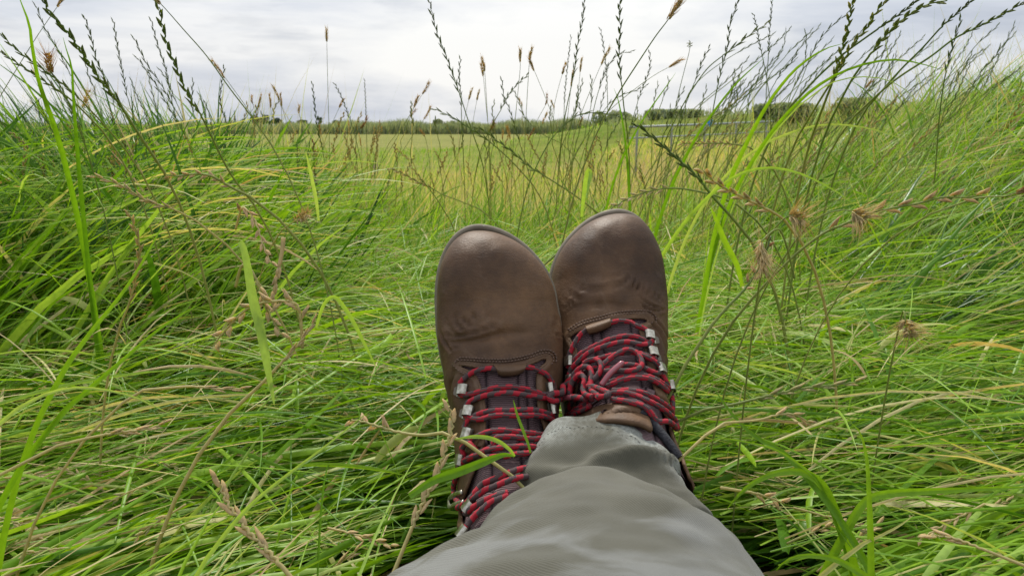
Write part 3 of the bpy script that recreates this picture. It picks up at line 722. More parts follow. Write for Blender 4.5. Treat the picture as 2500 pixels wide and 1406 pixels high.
cloth_leg(mb, RIGHT, nv=120, nu=140, foldf=foldR)
# hips closing both legs behind the camera
th = np.linspace(0, 2 * math.pi, 40, endpoint=False)
hp = np.array([[(0.19 - 0.02 * k) * math.cos(t) * (1 if k < 3 else 0.3), -.30 - .05 * k, H0 - .36 + (0.085) * math.sin(t) * (1 if k < 3 else 0.3)] for k in range(4) for t in th])
mb.add(hp, grid_quads(4, 40), cu=hp[:, 0], cv=hp[:, 1])
trousers = mb.build('trousers', M_cloth, person)
# hem stitching thread
mb = MB()
row = np.argmin(np.abs(SL[:, 0] - 0.0222)); ring = PL[row]
for k in range(0, 258, 2):
    a_, b_ = PL[row - 1 + int(1.5 * math.sin(k * .13)), k], PL[row - 1 + int(1.5 * math.sin(k * .13)), (k + 1) % 260]
    c_ = np.array([PL[row, :, 0].mean(), a_[1], PL[row, :, 2].mean()]); up = (a_ - c_) / np.linalg.norm(a_ - c_)
    tube(mb, np.array([a_ - up * .0001, (a_ + b_) / 2 + up * .0003, b_ - up * .0001]), .00022, 4)
m = MT('hem_thread'); M_thr = m.set(col=(0.085, 0.085, 0.068), rough=0.8)
mb.build('hem_stitching', M_thr, trousers)
mb = MB()      # frayed threads at the cuff
for px_, py_, dx_, dy_ in ((1612, 1072, 10, -3), (1614, 1070, -9, 2), (1616, 1073, 7, 5)):
    pass
# ------------------------------------------------------------------ land
def sst(a, b, x): t = np.clip((x - a) / (b - a), 0, 1); return t * t * (3 - 2 * t)
def TZ(x, y):
    x = np.asarray(x, float); y = np.asarray(y, float)
    bank = 0.13 * sst(-0.25, -0.75, x) * sst(0.65, 1.3, y) + 0.33 * sst(0.35, 1.5, x) * sst(0.7, 1.6, y)
    crest = sst(2.0, 9.5, y); low = -2.55
    shoulder = 1.7 * sst(3.0, 7.0, x) * sst(12, 22, y) * sst(58, 46, y)     # the dyke's shoulder that carries the railing
    # the dyke bends away to the right
    ax, ay, bx, by = 14.0, 66.0, 95.0, 58.0
    t = np.clip(((x - ax) * (bx - ax) + (y - ay) * (by - ay)) / ((bx - ax) ** 2 + (by - ay) ** 2), -0.35, 1.5)
    d = np.hypot(x - ax - t * (bx - ax), y - ay - t * (by - ay))
    far = (3.5 + 3.6 * np.clip(t, -0.35, 1.0)) * np.exp(-(d / 9.0) ** 2) * sst(-0.35, 0.0, t)
    z = bank * (1 - crest) + crest * (low + shoulder) + far * crest
    z = z - 6.0 * sst(225, 330, y)
    z = z + 0.02 * np.sin(x * 3.1 + y * 1.7) * sst(1, 3, y)
    return z
ys = np.concatenate([-np.geomspace(60, 1.2, 16), np.linspace(-1, 3, 60), np.geomspace(3.05, 1600, 170)])
xs_ = np.concatenate([-np.geomspace(1400, 3, 70), np.linspace(-2.9, 2.9, 60), np.geomspace(3, 1400, 70)])
GX, GY = np.meshgrid(xs_, ys); GZ = TZ(GX, GY)
V = np.stack([GX, GY, GZ], -1).reshape(-1, 3); nx_, ny_ = len(xs_), len(ys)
i = np.arange(ny_ - 1)[:, None] * nx_; j = np.arange(nx_ - 1)[None]
Qg = np.stack([i + j, i + j + 1, i + nx_ + j + 1, i + nx_ + j], -1).reshape(-1, 4)
m = MT('field_ground')
tcg = m.n('ShaderNodeTexCoord'); sepg = m.n('ShaderNodeSeparateXYZ'); m.l(tcg.outputs['Object'], sepg.inputs[0])
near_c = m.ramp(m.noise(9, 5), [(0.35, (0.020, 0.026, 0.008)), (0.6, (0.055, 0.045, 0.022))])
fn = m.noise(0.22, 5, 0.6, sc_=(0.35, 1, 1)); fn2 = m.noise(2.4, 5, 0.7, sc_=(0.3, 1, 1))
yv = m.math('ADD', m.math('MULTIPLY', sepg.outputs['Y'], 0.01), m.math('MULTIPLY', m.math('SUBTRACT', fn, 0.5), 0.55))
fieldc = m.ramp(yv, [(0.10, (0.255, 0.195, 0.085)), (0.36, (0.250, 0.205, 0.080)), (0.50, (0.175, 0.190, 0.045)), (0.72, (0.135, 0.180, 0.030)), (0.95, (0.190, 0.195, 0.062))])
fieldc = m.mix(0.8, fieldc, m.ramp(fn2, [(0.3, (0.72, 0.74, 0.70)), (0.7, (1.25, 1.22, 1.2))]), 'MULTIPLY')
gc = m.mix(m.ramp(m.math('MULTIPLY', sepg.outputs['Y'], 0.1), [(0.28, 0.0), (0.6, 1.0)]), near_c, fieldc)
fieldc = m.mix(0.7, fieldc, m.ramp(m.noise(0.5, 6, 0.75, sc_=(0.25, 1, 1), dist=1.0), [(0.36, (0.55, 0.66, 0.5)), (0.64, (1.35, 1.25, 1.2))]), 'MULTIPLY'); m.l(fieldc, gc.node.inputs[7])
M_ground = m.set(col=gc, rough=1.0, spec=0.05, normal=m.bump(m.noise(3, 6, 0.7), 0.6, 0.2))
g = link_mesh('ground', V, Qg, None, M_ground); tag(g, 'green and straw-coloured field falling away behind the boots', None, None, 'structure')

# ------------------------------------------------------------------ blades of grass
def blade_mass(mb, root, az, Ln, e0, e1, wd, tint, nseg=6, curl=0.0, pw=1.2, fold=True, roll=None, keep=None, bend_az=None):
    """vectorised ribbons: root (n,3), azimuth, length, elevation at the root and at the tip"""
    n = len(root); t = np.linspace(0, 1, nseg + 1)
    az2 = az + (curl if bend_az is None else bend_az)
    EL = e0[:, None] + (e1 - e0)[:, None] * t[None] ** pw; AZ = az[:, None] + (az2 - az)[:, None] * t[None] ** 1.5
    D = np.stack([np.cos(EL) * np.cos(AZ), np.cos(EL) * np.sin(AZ), np.sin(EL)], -1)
    step = (Ln / nseg)[:, None, None] * (D[:, :-1] + D[:, 1:]) / 2
    C = np.concatenate([root[:, None], root[:, None] + np.cumsum(step, 1)], 1)
    side = np.stack([-np.sin(AZ), np.cos(AZ), np.zeros_like(AZ)], -1); nrm = np.cross(side, D)
    if roll is None: roll = rng.normal(0, 0.7, n)
    rl = roll[:, None] + (rng.normal(0, 0.5, n))[:, None] * t[None]
    S = side * np.cos(rl)[..., None] + nrm * np.sin(rl)[..., None]; Nn_ = np.cross(S, D)
    wt = np.interp(t, [0, .08, .35, .7, .9, 1], [.55, .8, 1, .78, .38, .02])
    W = wd[:, None] * wt[None] / 2
    Lf = C - S * W[..., None]; Rt = C + S * W[..., None]
    if keep is not None:
        ok = keep(C); 
        Lf, Rt, C, Nn_, W, tint, n = Lf[ok], Rt[ok], C[ok], Nn_[ok], W[ok], tint[ok], int(ok.sum())
    if n == 0: return
    tt = np.repeat(tint, (nseg + 1) * (3 if fold else 2))
    if fold:
        M_ = C - Nn_ * (W * 0.45)[..., None]
        V = np.stack([Lf, M_, Rt], 2).reshape(-1, 3); k = 3
    else:
        V = np.stack([Lf, Rt], 2).reshape(-1, 3); k = 2
    b = (np.arange(n) * (nseg + 1) * k)[:, None, None]; s_ = (np.arange(nseg) * k)[None, :, None]
    cols = np.arange(k - 1)[None, None]
    a0 = b + s_ + cols; Q = np.stack([a0, a0 + 1, a0 + k + 1, a0 + k], -1).reshape(-1, 4)
    mb.add(V, Q, tint=tt)
# what the legs and boots take up: nothing grows through them or hangs between them and the eye
LEGMASK = [(930,1500),(940,1406),(1050,1352),(1100,1320),(1088,1200),(1080,1050),(1060,850),(1050,700),(1055,620),(1085,570),(1150,545),(1225,550),(1290,585),(1340,640),(1362,610),(1400,550),
           (1450,518),(1510,510),(1570,530),(1610,590),(1632,700),(1645,850),(1680,1000),(1740,1170),(1800,1260),(1870,1350),(1910,1420),(1950,1500)]
LEGMASK = [((x_ - 1400) * .982 + 1400, (y_ - 1000) * .986 + 1000) for x_, y_ in LEGMASK]
def keep_clear(C):
    P = C.reshape(-1, 3); p2, z = proj(P); sh = C.shape[:2]
    ins = inpoly(p2, LEGMASK) & (np.linalg.norm(P - CAM, axis=1) < 0.80)
    rel = P - CAM
    tooclose = (z < 0.30) & (p2[:, 0] > -600) & (p2[:, 0] < 3100) & (P[:, 2] > 0.17)
    # legs themselves, as seen from anywhere
    legx = np.interp(P[:, 1], [0.0, .26, .54, .62], [-.06, .012, .09, .10])
    inleg = (P[:, 1] < 0.60) & (P[:, 1] > -0.4) & (np.abs(P[:, 0] - legx) < 0.075) & (P[:, 2] > 0.13)
    inboot = (P[:, 1] > .55) & (P[:, 1] < .74) & (P[:, 0] > -.065) & (P[:, 0] < .165) & (P[:, 2] > .10) & (P[:, 1] < .60 + .5 * (P[:, 2] - .08) + .03)
    bad = (ins | tooclose | inleg | inboot).reshape(sh).any(1)
    return ~bad
def tints(n, lo=0.05, hi=0.7, dry=0.08):
    t = rng.uniform(lo, hi, n); d = rng.random(n) < dry; t[d] = rng.uniform(0.78, 1.0, d.sum()); return t
def region(mb, n, xr, yr, az, L_, e0, e1, wd, h=(0, 0.08), tint=(0.05, 0.7, 0.08), asd=14, clump=0.0, nseg=6, flow=0.0, fold=True, curl=6, pw=1.2, seed=0, weight=None):
    x = rng.uniform(*xr, n); y = rng.uniform(*yr, n)
    if weight is not None:
        k = rng.random(n) < weight(x, y); x, y = x[k], y[k]; n = len(x)
    if clump:
        q = vnoise(np.stack([x, y, np.full(n, seed * 1.7)], -1), clump, seed); k = rng.random(n) < np.clip(0.55 + 0.9 * q, 0.08, 1); x, y = x[k], y[k]; n = len(x)
    z = TZ(x, y) + rng.uniform(*h, n)
    P = np.stack([x, y, z], -1)
    az_ = np.radians(az + flow * vnoise(P * [1, 1, 0], 0.30, 31 + seed) * 1.6 + rng.normal(0, asd, n))
    f = lambda r: np.radians(rng.uniform(r[0], r[1], n))
    blade_mass(mb, P, az_, rng.uniform(*L_, n), f(e0), f(e1), rng.uniform(*wd, n) * rng.choice([0.5, 0.9, 1.2, 1.6], n, p=[.25, .35, .27, .13]),
               np.clip(tints(n, *tint) + 0.16 * vnoise(P * [1, 1, .3] + 5, 0.16, 77) * (tint[0] < .5), 0, 1), nseg, bend_az=np.radians(rng.normal(0, curl, n)), keep=keep_clear, fold=fold, pw=pw)
def up_mass(name, label, regs, mat=M_grass):
    mb = MB()
    for r in regs: region(mb, **r)
    o = mb.build(name, mat); tag(o, label, None, None, 'stuff'); return o
R_ = lambda n, xr, yr, az, L_, e0, e1, wd, **k: dict(n=n, xr=xr, yr=yr, az=az, L_=L_, e0=e0, e1=e1, wd=wd, **k)
# flattened grass to the left of the legs: long blades combed away to the right
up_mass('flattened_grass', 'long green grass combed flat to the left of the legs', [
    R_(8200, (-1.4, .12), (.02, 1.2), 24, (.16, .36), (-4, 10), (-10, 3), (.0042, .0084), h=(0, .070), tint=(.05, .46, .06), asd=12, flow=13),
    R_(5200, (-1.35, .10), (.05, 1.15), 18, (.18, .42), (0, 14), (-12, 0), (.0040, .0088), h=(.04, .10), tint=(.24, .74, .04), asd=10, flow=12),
    R_(1200, (-1.0, .05), (.1, .95), 60, (.12, .28), (5, 35), (-30, 0), (.0018, .004), h=(.06, .10), tint=(.25, .72, .15), asd=45),
    R_(1100, (-1.3, -.25), (.1, .95), 38, (.16, .32), (12, 38), (-4, 24), (.0040, .0078), h=(.0, .05), tint=(.20, .66, .03), asd=12),
    R_(900, (-1.2, .05), (.1, 1.2), 30, (.10, .32), (0, 16), (-10, 4), (.0012, .0026), h=(.07, .12), tint=(.72, .94, .5), asd=30)])
# flattened grass to the right: fans from lower left to upper right
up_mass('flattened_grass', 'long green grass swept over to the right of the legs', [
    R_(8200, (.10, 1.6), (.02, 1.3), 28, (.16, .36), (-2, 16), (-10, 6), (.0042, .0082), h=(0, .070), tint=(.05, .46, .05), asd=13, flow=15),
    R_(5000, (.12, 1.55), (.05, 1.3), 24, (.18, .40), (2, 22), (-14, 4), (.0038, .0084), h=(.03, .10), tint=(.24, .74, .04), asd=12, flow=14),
    R_(2600, (.15, 1.35), (.45, 1.2), 8, (.16, .40), (4, 30), (-26, -4), (.0014, .0032), h=(.04, .13), tint=(.40, .82, .22), asd=16, flow=18),
    R_(700, (.12, 1.3), (.1, 1.2), 25, (.10, .30), (0, 18), (-10, 4), (.0012, .0026), h=(.06, .12), tint=(.75, .94, .5), asd=30),
    R_(1500, (.40, 1.3), (.1, .85), 42, (.16, .32), (18, 48), (0, 30), (.0040, .0080), h=(.0, .05), tint=(.20, .66, .03), asd=14),
    R_(800, (.15, 1.3), (.15, 1.2), 150, (.14, .28), (20, 60), (-40, 10), (.0020, .0044), h=(.02, .08), tint=(.3, .72, .1), asd=40)])
# broken and broad odd leaves over both mats
up_mass('loose_leaves', 'short broad and withered leaves lying loose on the flattened grass', [
    R_(520, (-1.2, .05), (.1, 1.2), 30, (.05, .14), (-5, 35), (-40, 20), (.0060, .0100), h=(.05, .11), tint=(.30, .80, .25), asd=60, curl=40),
    R_(620, (.12, 1.5), (.1, 1.3), 30, (.05, .14), (-5, 35), (-40, 20), (.0060, .0100), h=(.05, .11), tint=(.30, .80, .20), asd=60, curl=40),
    R_(500, (-.6, .6), (.7, 1.7), 30, (.05, .14), (-5, 50), (-40, 20), (.0050, .0080), h=(.05, .17), tint=(.40, .85, .3), asd=90, curl=40)])
# tangled pale-and-green mat just beyond the boots
up_mass('tangled_grass', 'tangled pale and green grass lying behind the toes of the boots', [
    R_(7000, (-.60, .60), (.66, 1.75), 10, (.10, .26), (-4, 24), (-16, 6), (.0016, .0034), h=(.0, .16), tint=(.18, .72, .13), asd=38, flow=50),
    R_(3500, (-.50, .50), (.8, 1.75), 20, (.10, .26), (0, 40), (-30, 10), (.0012, .0028), h=(.04, .19), tint=(.4, .76, .22), asd=70),
    R_(1500, (-.55, .45), (.75, 1.6), 175, (.10, .24), (5, 40), (-30, 10), (.0014, .003), h=(.04, .17), tint=(.45, .95, .3), asd=40)])
# fresh upright grass along the crest in the middle
up_mass('fresh_grass', 'short bright yellow-green grass standing along the crest behind the boots', [
    R_(11000, (-.95, 1.1), (1.15, 2.4), 60, (.10, .24), (35, 88), (0, 60), (.0016, .0034), h=(-.01, .10), tint=(.38, .76, .10), asd=80),
    R_(6500, (-1.2, 1.6), (1.7, 2.7), 60, (.16, .34), (45, 85), (0, 60), (.003, .006), h=(-.01, .06), tint=(.28, .72, .08), asd=70, clump=.2, seed=9),
    R_(7000, (-1.3, 1.8), (1.9, 3.4), 60, (.14, .32), (45, 88), (10, 70), (.002, .004), h=(-.01, .06), tint=(.45, .80, .2), asd=90, fold=False)])
# tall grass standing on the left bank
def wl(x, y): return sst(-.22, -.48, x + 0.12 * (y - .8)) 
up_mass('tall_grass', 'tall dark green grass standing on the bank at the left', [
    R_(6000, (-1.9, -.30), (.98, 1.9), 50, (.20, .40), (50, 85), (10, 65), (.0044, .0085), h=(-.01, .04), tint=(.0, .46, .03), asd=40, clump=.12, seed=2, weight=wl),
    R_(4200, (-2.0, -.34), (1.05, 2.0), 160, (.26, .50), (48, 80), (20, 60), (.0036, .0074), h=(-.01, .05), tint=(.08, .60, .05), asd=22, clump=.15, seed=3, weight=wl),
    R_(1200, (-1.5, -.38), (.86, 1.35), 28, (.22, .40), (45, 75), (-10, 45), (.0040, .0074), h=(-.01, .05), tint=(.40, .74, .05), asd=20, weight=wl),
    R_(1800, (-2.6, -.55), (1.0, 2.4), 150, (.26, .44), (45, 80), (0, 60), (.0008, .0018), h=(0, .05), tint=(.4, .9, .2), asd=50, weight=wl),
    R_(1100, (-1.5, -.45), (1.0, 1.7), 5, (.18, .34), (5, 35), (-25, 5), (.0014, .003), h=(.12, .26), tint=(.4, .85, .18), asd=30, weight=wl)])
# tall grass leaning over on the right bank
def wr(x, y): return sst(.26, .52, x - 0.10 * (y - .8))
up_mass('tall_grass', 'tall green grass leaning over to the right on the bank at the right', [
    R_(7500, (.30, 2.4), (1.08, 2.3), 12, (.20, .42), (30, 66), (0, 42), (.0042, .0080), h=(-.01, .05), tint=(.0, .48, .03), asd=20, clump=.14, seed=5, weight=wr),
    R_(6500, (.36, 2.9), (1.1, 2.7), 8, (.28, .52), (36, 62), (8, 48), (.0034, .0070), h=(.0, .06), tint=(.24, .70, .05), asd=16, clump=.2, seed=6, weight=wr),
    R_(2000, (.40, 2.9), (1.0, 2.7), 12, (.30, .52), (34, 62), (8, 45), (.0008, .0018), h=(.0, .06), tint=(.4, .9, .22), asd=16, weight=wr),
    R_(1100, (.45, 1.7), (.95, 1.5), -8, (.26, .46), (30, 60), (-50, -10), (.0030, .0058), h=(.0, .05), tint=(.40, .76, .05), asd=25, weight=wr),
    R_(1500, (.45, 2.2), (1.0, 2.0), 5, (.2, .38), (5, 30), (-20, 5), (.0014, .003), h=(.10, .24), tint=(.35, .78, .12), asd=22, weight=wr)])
# thin flowering stems seen against the field
up_mass('flowering_grass', 'thin straw and green flowering stems in front of the field', [
    R_(3600, (-1.5, 1.8), (1.5, 3.0), 75, (.20, .48), (55, 88), (30, 80), (.0006, .0012), h=(0, .02), tint=(.6, 1.0, .6), asd=70, fold=False, nseg=7, curl=30),
    R_(1000, (-.2, 2.2), (1.3, 2.9), 10, (.28, .50), (40, 70), (-10, 50), (.0008, .0016), h=(0, .02), tint=(.5, .95, .5), asd=25, fold=False, nseg=7, curl=20),
    R_(12000, (-3.4, 4.4), (2.3, 7.0), 70, (.25, .60), (60, 88), (30, 80), (.0014, .003), h=(0, .02), tint=(.6, 1.0, .6), asd=70, fold=False, nseg=4)])
# rough grass of the slope and the field below
def far_grass(mb, n, y0, y1, hr, wd, tint, xf=0.85, off=0):
    y = y0 * (y1 / y0) ** rng.random(n); x = rng.uniform(-xf, xf, n) * y + off; z = TZ(x, y)
    az = rng.uniform(0, 6.28, n); f = lambda a_, b_: np.radians(rng.uniform(a_, b_, n))
    blade_mass(mb, np.stack([x, y, z], -1), az, rng.uniform(*hr, n), f(60, 90), f(20, 80), rng.uniform(*wd, n) * (y / y0) ** 0.75, tints(n, *tint), 3, fold=False)
mb = MB()
far_grass(mb, 34000, 5, 18, (.25, .7), (.006, .013), (.50, .92, .62)); far_grass(mb, 34000, 15, 45, (.3, .75), (.012, .024), (.58, .86, .60)); far_grass(mb, 22000, 34, 90, (.2, .45), (.02, .035), (.34, .72, .12))
tag(mb.build('meadow_grass', M_grass), 'rough yellowish meadow grass on the slope and field below', None, None, 'stuff')
# reeds at the far side of the field
M_reed = leafmat('reeds', [(0, (0.150, 0.200, 0.140)), (.5, (0.220, 0.275, 0.185)), (1, (0.32, 0.35, 0.25))], trans=0.45, spec=0.1)
mb = MB(); n = 26000; x = rng.uniform(-150, 75, n); y = rng.uniform(205, 222, n)
b0_ = TZ(x, y); f = lambda a_, b_: np.radians(rng.uniform(a_, b_, n))
hh = 3.3 + 0.006 * x + 0.3 * np.sin(x * .13) + 0.4 * np.sin(x * .41 + 1)
blade_mass(mb, np.stack([x, y, b0_], -1), rng.uniform(0, 6.28, n), hh * rng.uniform(.75, 1.25, n), f(72, 90), f(40, 85), rng.uniform(.14, .34, n), rng.uniform(0, 1, n), 3, fold=False)
n = 16000; x = rng.uniform(8, 130, n); t_ = (x - 14) / 81; y = 66 - 8 * t_ + rng.normal(0, 4.2, n); f = lambda a_, b_: np.radians(rng.uniform(a_, b_, n))
blade_mass(mb, np.stack([x, y, TZ(x, y)], -1), rng.uniform(0, 6.28, n), rng.uniform(.25, .8, n), f(65, 90), f(30, 80), rng.uniform(.03, .08, n), rng.uniform(0.2, 1, n), 3, fold=False)
tag(mb.build('reeds', M_reed), 'band of grey-green reeds along the far edge of the field', None, None, 'stuff')
# ------------------------------------------------------------------ far trees, post, railing
m = MT('far_leaves'); c = m.ramp(m.attr('tint'), [(0, (0.034, 0.056, 0.040)), (.6, (0.060, 0.092, 0.056)), (1, (0.105, 0.145, 0.075))]); M_far = m.set(col=c, rough=0.8, spec=0.1)
m = MT('bark'); M_bark = m.set(col=m.ramp(m.noise(3, 5), [(0.3, (0.05, 0.04, 0.032)), (0.7, (0.11, 0.09, 0.075))]), rough=0.9)
def tree(name, label, px_, top, Y, wpx, conifer=False, ground=None, group='trees on the skyline beyond the reeds', seed=0):
    b = at(px_, 300, Y); gz = TZ(b[0], Y) if ground is None else ground; top_z = at(px_, top, Y)[2]; Hh = top_z - gz; Rr = wpx / F * Y / 2
    r = np.random.default_rng(seed + 50); t = empty(name, (b[0], Y, float(gz))); tag(t, label, 'tree', group)
    mb = MB()
    tube(mb, np.array([[0, 0, -.2], [.03 * Rr, 0, Hh * .3], [0, .02 * Rr, Hh * .62]]), np.array([.05, .036, .014]) * Hh, 8)
    if not conifer:
        for k in range(7):
            a_ = k * 2.4; z0 = Hh * r.uniform(.22, .5); tube(mb, np.array([[0, 0, z0], [math.cos(a_) * Rr * .35, math.sin(a_) * Rr * .35, z0 + Hh * .14], [math.cos(a_) * Rr * .7, math.sin(a_) * Rr * .7, z0 + Hh * .24]]), np.array([.02, .013, .006]) * Hh, 5)
    mb.build('trunk', M_bark, t)
    mb = MB(); n = 3400
    if conifer:
        h = r.random(n) ** 0.8; rad = Rr * (1 - h) ** 0.85 * (0.75 + 0.25 * np.sin(h * 40)) * r.uniform(.3, 1.05, n); a_ = r.uniform(0, 6.28, n)
        P = np.stack([np.cos(a_) * rad, np.sin(a_) * rad, Hh * (.08 + .92 * h)], -1)
    else:
        nl = 16; cc = np.stack([r.normal(0, .42, nl) * Rr, r.normal(0, .42, nl) * Rr, Hh * r.uniform(.38, .80, nl)], -1); rs = r.uniform(.28, .48, nl) * Rr
        k = r.integers(0, nl, n); d = r.normal(size=(n, 3)); d /= np.linalg.norm(d, axis=1)[:, None]
        P = cc[k] + d * (rs[k] * r.uniform(.55, 1.05, n) ** .6)[:, None] * [1, 1, .85]; P[:, 2] = np.clip(P[:, 2], Hh * .12, Hh)
        P[:, 0] = np.clip(P[:, 0], -Rr * 1.1, Rr * 1.1)
    s = Rr * .085 * r.uniform(.6, 1.5, n); u = r.normal(size=(n, 3)); u /= np.linalg.norm(u, axis=1)[:, None]; v = np.cross(u, r.normal(size=(n, 3))); v /= np.linalg.norm(v, axis=1)[:, None]
    V = np.stack([P - u * s[:, None], P + v * s[:, None] * .6, P + u * s[:, None], P - v * s[:, None] * .6], 1).reshape(-1, 3)
    mb.add(V, np.arange(4 * n).reshape(-1, 4), tint=np.repeat(r.random(n), 4)); mb.build('crown', M_reed if name == 'bush' else M_far, t)
for i, a_ in enumerate([
    ('conifer', 'taller narrow dark conifer on the skyline at the left, left of the round trees', 574, 270, 300, 11, True),
    ('conifer', 'shorter blunt dark conifer just left of the taller one on the skyline', 551, 281, 300, 12, True),
    ('round_tree', 'largest round dark tree on the skyline, right of the two conifers', 634, 280, 300, 42, False),
    ('round_tree', 'smaller dark round tree touching the right side of the largest one', 674, 285, 300, 26, False),
    ('round_tree', 'low dark tree in the gap between the smaller round tree and the reeds', 706, 293, 300, 18, False),
    ('round_tree', 'flat-topped dark tree above the reeds, left of the tall barley stem', 738, 290, 300, 24, False),
    ('round_tree', 'low wide tree above the reeds, right of the tall barley stem', 826, 291, 300, 26, False),
    ('round_tree', 'faint pale-green slender tree rising behind the reeds', 781, 276, 330, 14, False)]):
    tree(*a_[:6], conifer=a_[6], ground=-2.55, seed=i)
for i, a_ in enumerate([
    ('bush', 'low dark bush poking over the reeds above the left boot toe', 1066, 286, 215, 30), ('bush', 'second low bush over the reeds, right of the first', 1105, 290, 215, 20),
    ('bush', 'green bush on the far bank above the right boot', 1500, 267, 75, 90), ('bush', 'dark bush on the far dyke behind the leaning reeds', 1640, 272, 66, 120),
    ('bush', 'rounded bush on top of the far dyke, left of the domed one', 1905, 257, 62, 130), ('bush', 'domed dark bush on the crest of the far dyke', 2085, 242, 60, 110),
    ('bush', 'rightmost dark bush on the far dyke, seen through leaning stalks', 2375, 230, 58, 150)]):
    tree(*a_[:6], seed=20 + i, group='bushes on the far bank')
    bpy.context.scene.objects[-1] if False else None
for o in list(COL.objects):
    if o.name.startswith('bush'): o['category'] = 'bush'
m = MT('weathered_wood'); M_wood = m.set(col=m.ramp(m.noise(6, 6, .7, sc_=(4, 4, .6)), [(0.3, (0.10, 0.085, 0.065)), (0.7, (0.22, 0.19, 0.155))]), rough=0.9)
b = at(918, 460, 35.0); gz = float(TZ(b[0], 35.0)); t = empty('fence_post', (b[0], 35.0, gz)); tag(t, 'weathered wooden fence post standing alone in the straw-coloured field', 'fence post')
hp_ = at(918, 396, 35.0)[2] - gz; mb = MB()
for k in range(8): a0 = k
tube(mb, np.array([[0, 0, -.3], [.01, 0, hp_ * .5], [.02, .01, hp_ - .03], [.02, .01, hp_]]), np.array([.115, .11, .105, .085]), 9); mb.build('post', M_wood, t)
mb = MB(); tube(mb, np.array([[-.13, -.13, hp_ * .8], [.13, -.13, hp_ * .78]]), .012, 5); tube(mb, np.array([[-.13, -.12, hp_ * .5], [.13, -.12, hp_ * .5]]), .012, 5); mb.build('wire_staple', M_dmetal, t)
m = MT('galvanised_steel'); M_galv = m.set(col=m.ramp(m.noise(4, 5), [(0.3, (0.19, 0.22, 0.21)), (0.7, (0.30, 0.33, 0.32))]), metal=0.2, rough=0.5)
A_, B_ = at(1556, 311, 30), at(1872, 297, 33)
t = empty('metal_railing', tuple(A_ * [1, 1, 0] + [0, 0, float(TZ(A_[0], A_[1]))])); tag(t, 'pale galvanised metal railing on the dyke shoulder, half hidden by grass', 'railing')
o_ = np.array(t.location)
for k in range(5):
    p = A_ + (B_ - A_) * k / 4; g_ = float(TZ(p[0], p[1])); mb = MB()
    tube(mb, np.array([[p[0], p[1], g_ - .1], [p[0], p[1], p[2] - .02], [p[0], p[1], p[2] + .04]]) - o_, np.array([.045, .045, .03]), 8); mb.build('post', M_galv, t)
for dz, r_ in ((0, .045), (-.42, .030)):
    mb = MB(); tube(mb, np.array([A_ + [-.3, 0, dz], (A_ + B_) / 2 + [0, 0, dz - .01], B_ + [.3, 0, dz]]) - o_, r_, 8); mb.build('rail', M_galv, t)
m = MT('blue_plastic'); M_blue = m.set(col=(0.03, 0.22, 0.55), rough=0.5)
c_ = at(1732, 301, 31.6); mb = MB(); gx = np.linspace(-1, 1, 7); U, Vv = np.meshgrid(gx, gx)
for s_ in (0, 1): mb.add(np.stack([U * .10, -.075 + .03 * np.sin(U * 4 + Vv * 2) + s_ * .004, Vv * .13 + .02 * U], -1).reshape(-1, 3), [[r_ * 7 + q, r_ * 7 + q + 1, r_ * 7 + q + 8, r_ * 7 + q + 7] for r_ in range(6) for q in range(6)])
o = mb.build('plastic_scrap', M_blue); o.location = c_; tag(o, 'small bright blue plastic scrap hanging on the metal railing', 'plastic scrap')

# ------------------------------------------------------------------ stalks and blades that stand out one by one
def ground_out(P, Y_end=None, maxlen=0.9):
    """carry a polyline on, bending down, until it meets the soil"""
    P = list(map(np.array, P)); d = P[-1] - P[-2]; d = d / np.linalg.norm(d); L_ = 0
    while P[-1][2] > TZ(P[-1][0], P[-1][1]) + 0.005 and L_ < maxlen:
        k_, st_ = (0.55, .018) if d[2] > -0.1 else (0.28, .04); d = d + np.array([0, 0, -k_]); d /= np.linalg.norm(d); P.append(P[-1] + d * st_); L_ += st_
    return np.array(P)
def spindle(mb, p, d, ln, w_, tint, k=5, flat=0.6):
    t = np.array([0, .2, .5, .8, 1.0]); r_ = np.array([.25, .85, 1, .55, .04]) * w_ / 2
    bend = np.cross(d, [.3, .5, .8]); bend /= np.linalg.norm(bend) + 1e-9
    P = p[None] + d[None] * (t * ln)[:, None] + bend[None] * (np.sin(t * math.pi) * ln * .04)[:, None]
    tube(mb, P, r_, k, cap=False, scale2=flat, tint=tint)
def rye_head(mb, P, sp_len, sp_w, tint, rg, spread=0.30, loose=0.0, dens=1.0):
    if tint < .45: sp_len *= 1.18; sp_w *= .74; tint = min(.5, tint + .14)
    s = np.concatenate([[0], np.cumsum(np.linalg.norm(np.diff(P, axis=0), axis=1))]); T, A, B = frames(P)
    V = CAM - P[len(P) // 2]; V /= np.linalg.norm(V)
    u = 0.004; k = 0
    while u < s[-1]:
        p = np.array([np.interp(u, s, P[:, q]) for q in range(3)]); i_ = min(int(u / s[-1] * (len(P) - 1)), len(P) - 1); tt_ = -T[i_]       # points to the tip
        sd = np.cross(tt_, V); sd /= np.linalg.norm(sd) + 1e-9; sd = sd * (1 if k % 2 else -1) + V * rg.normal(0, .35); sd /= np.linalg.norm(sd)
        f_ = 1 - 0.35 * (1 - u / s[-1]); a_ = spread * rg.uniform(.7, 1.3) + loose * rg.random()
        for q in range(2 if sp_len < .010 else 3):
            aa = a_ * (1 + .45 * q); dd = tt_ * math.cos(aa) + sd * math.sin(aa); dd /= np.linalg.norm(dd)
            spindle(mb, p + sd * sp_w * .3 + tt_ * sp_len * .18 * q, dd, sp_len * f_ * rg.uniform(.8, 1.1) * (1 - .15 * q), sp_w * rg.uniform(.8, 1.1), tint + rg.uniform(-.06, .06))
        u += sp_len * 0.62 / dens; k += 1
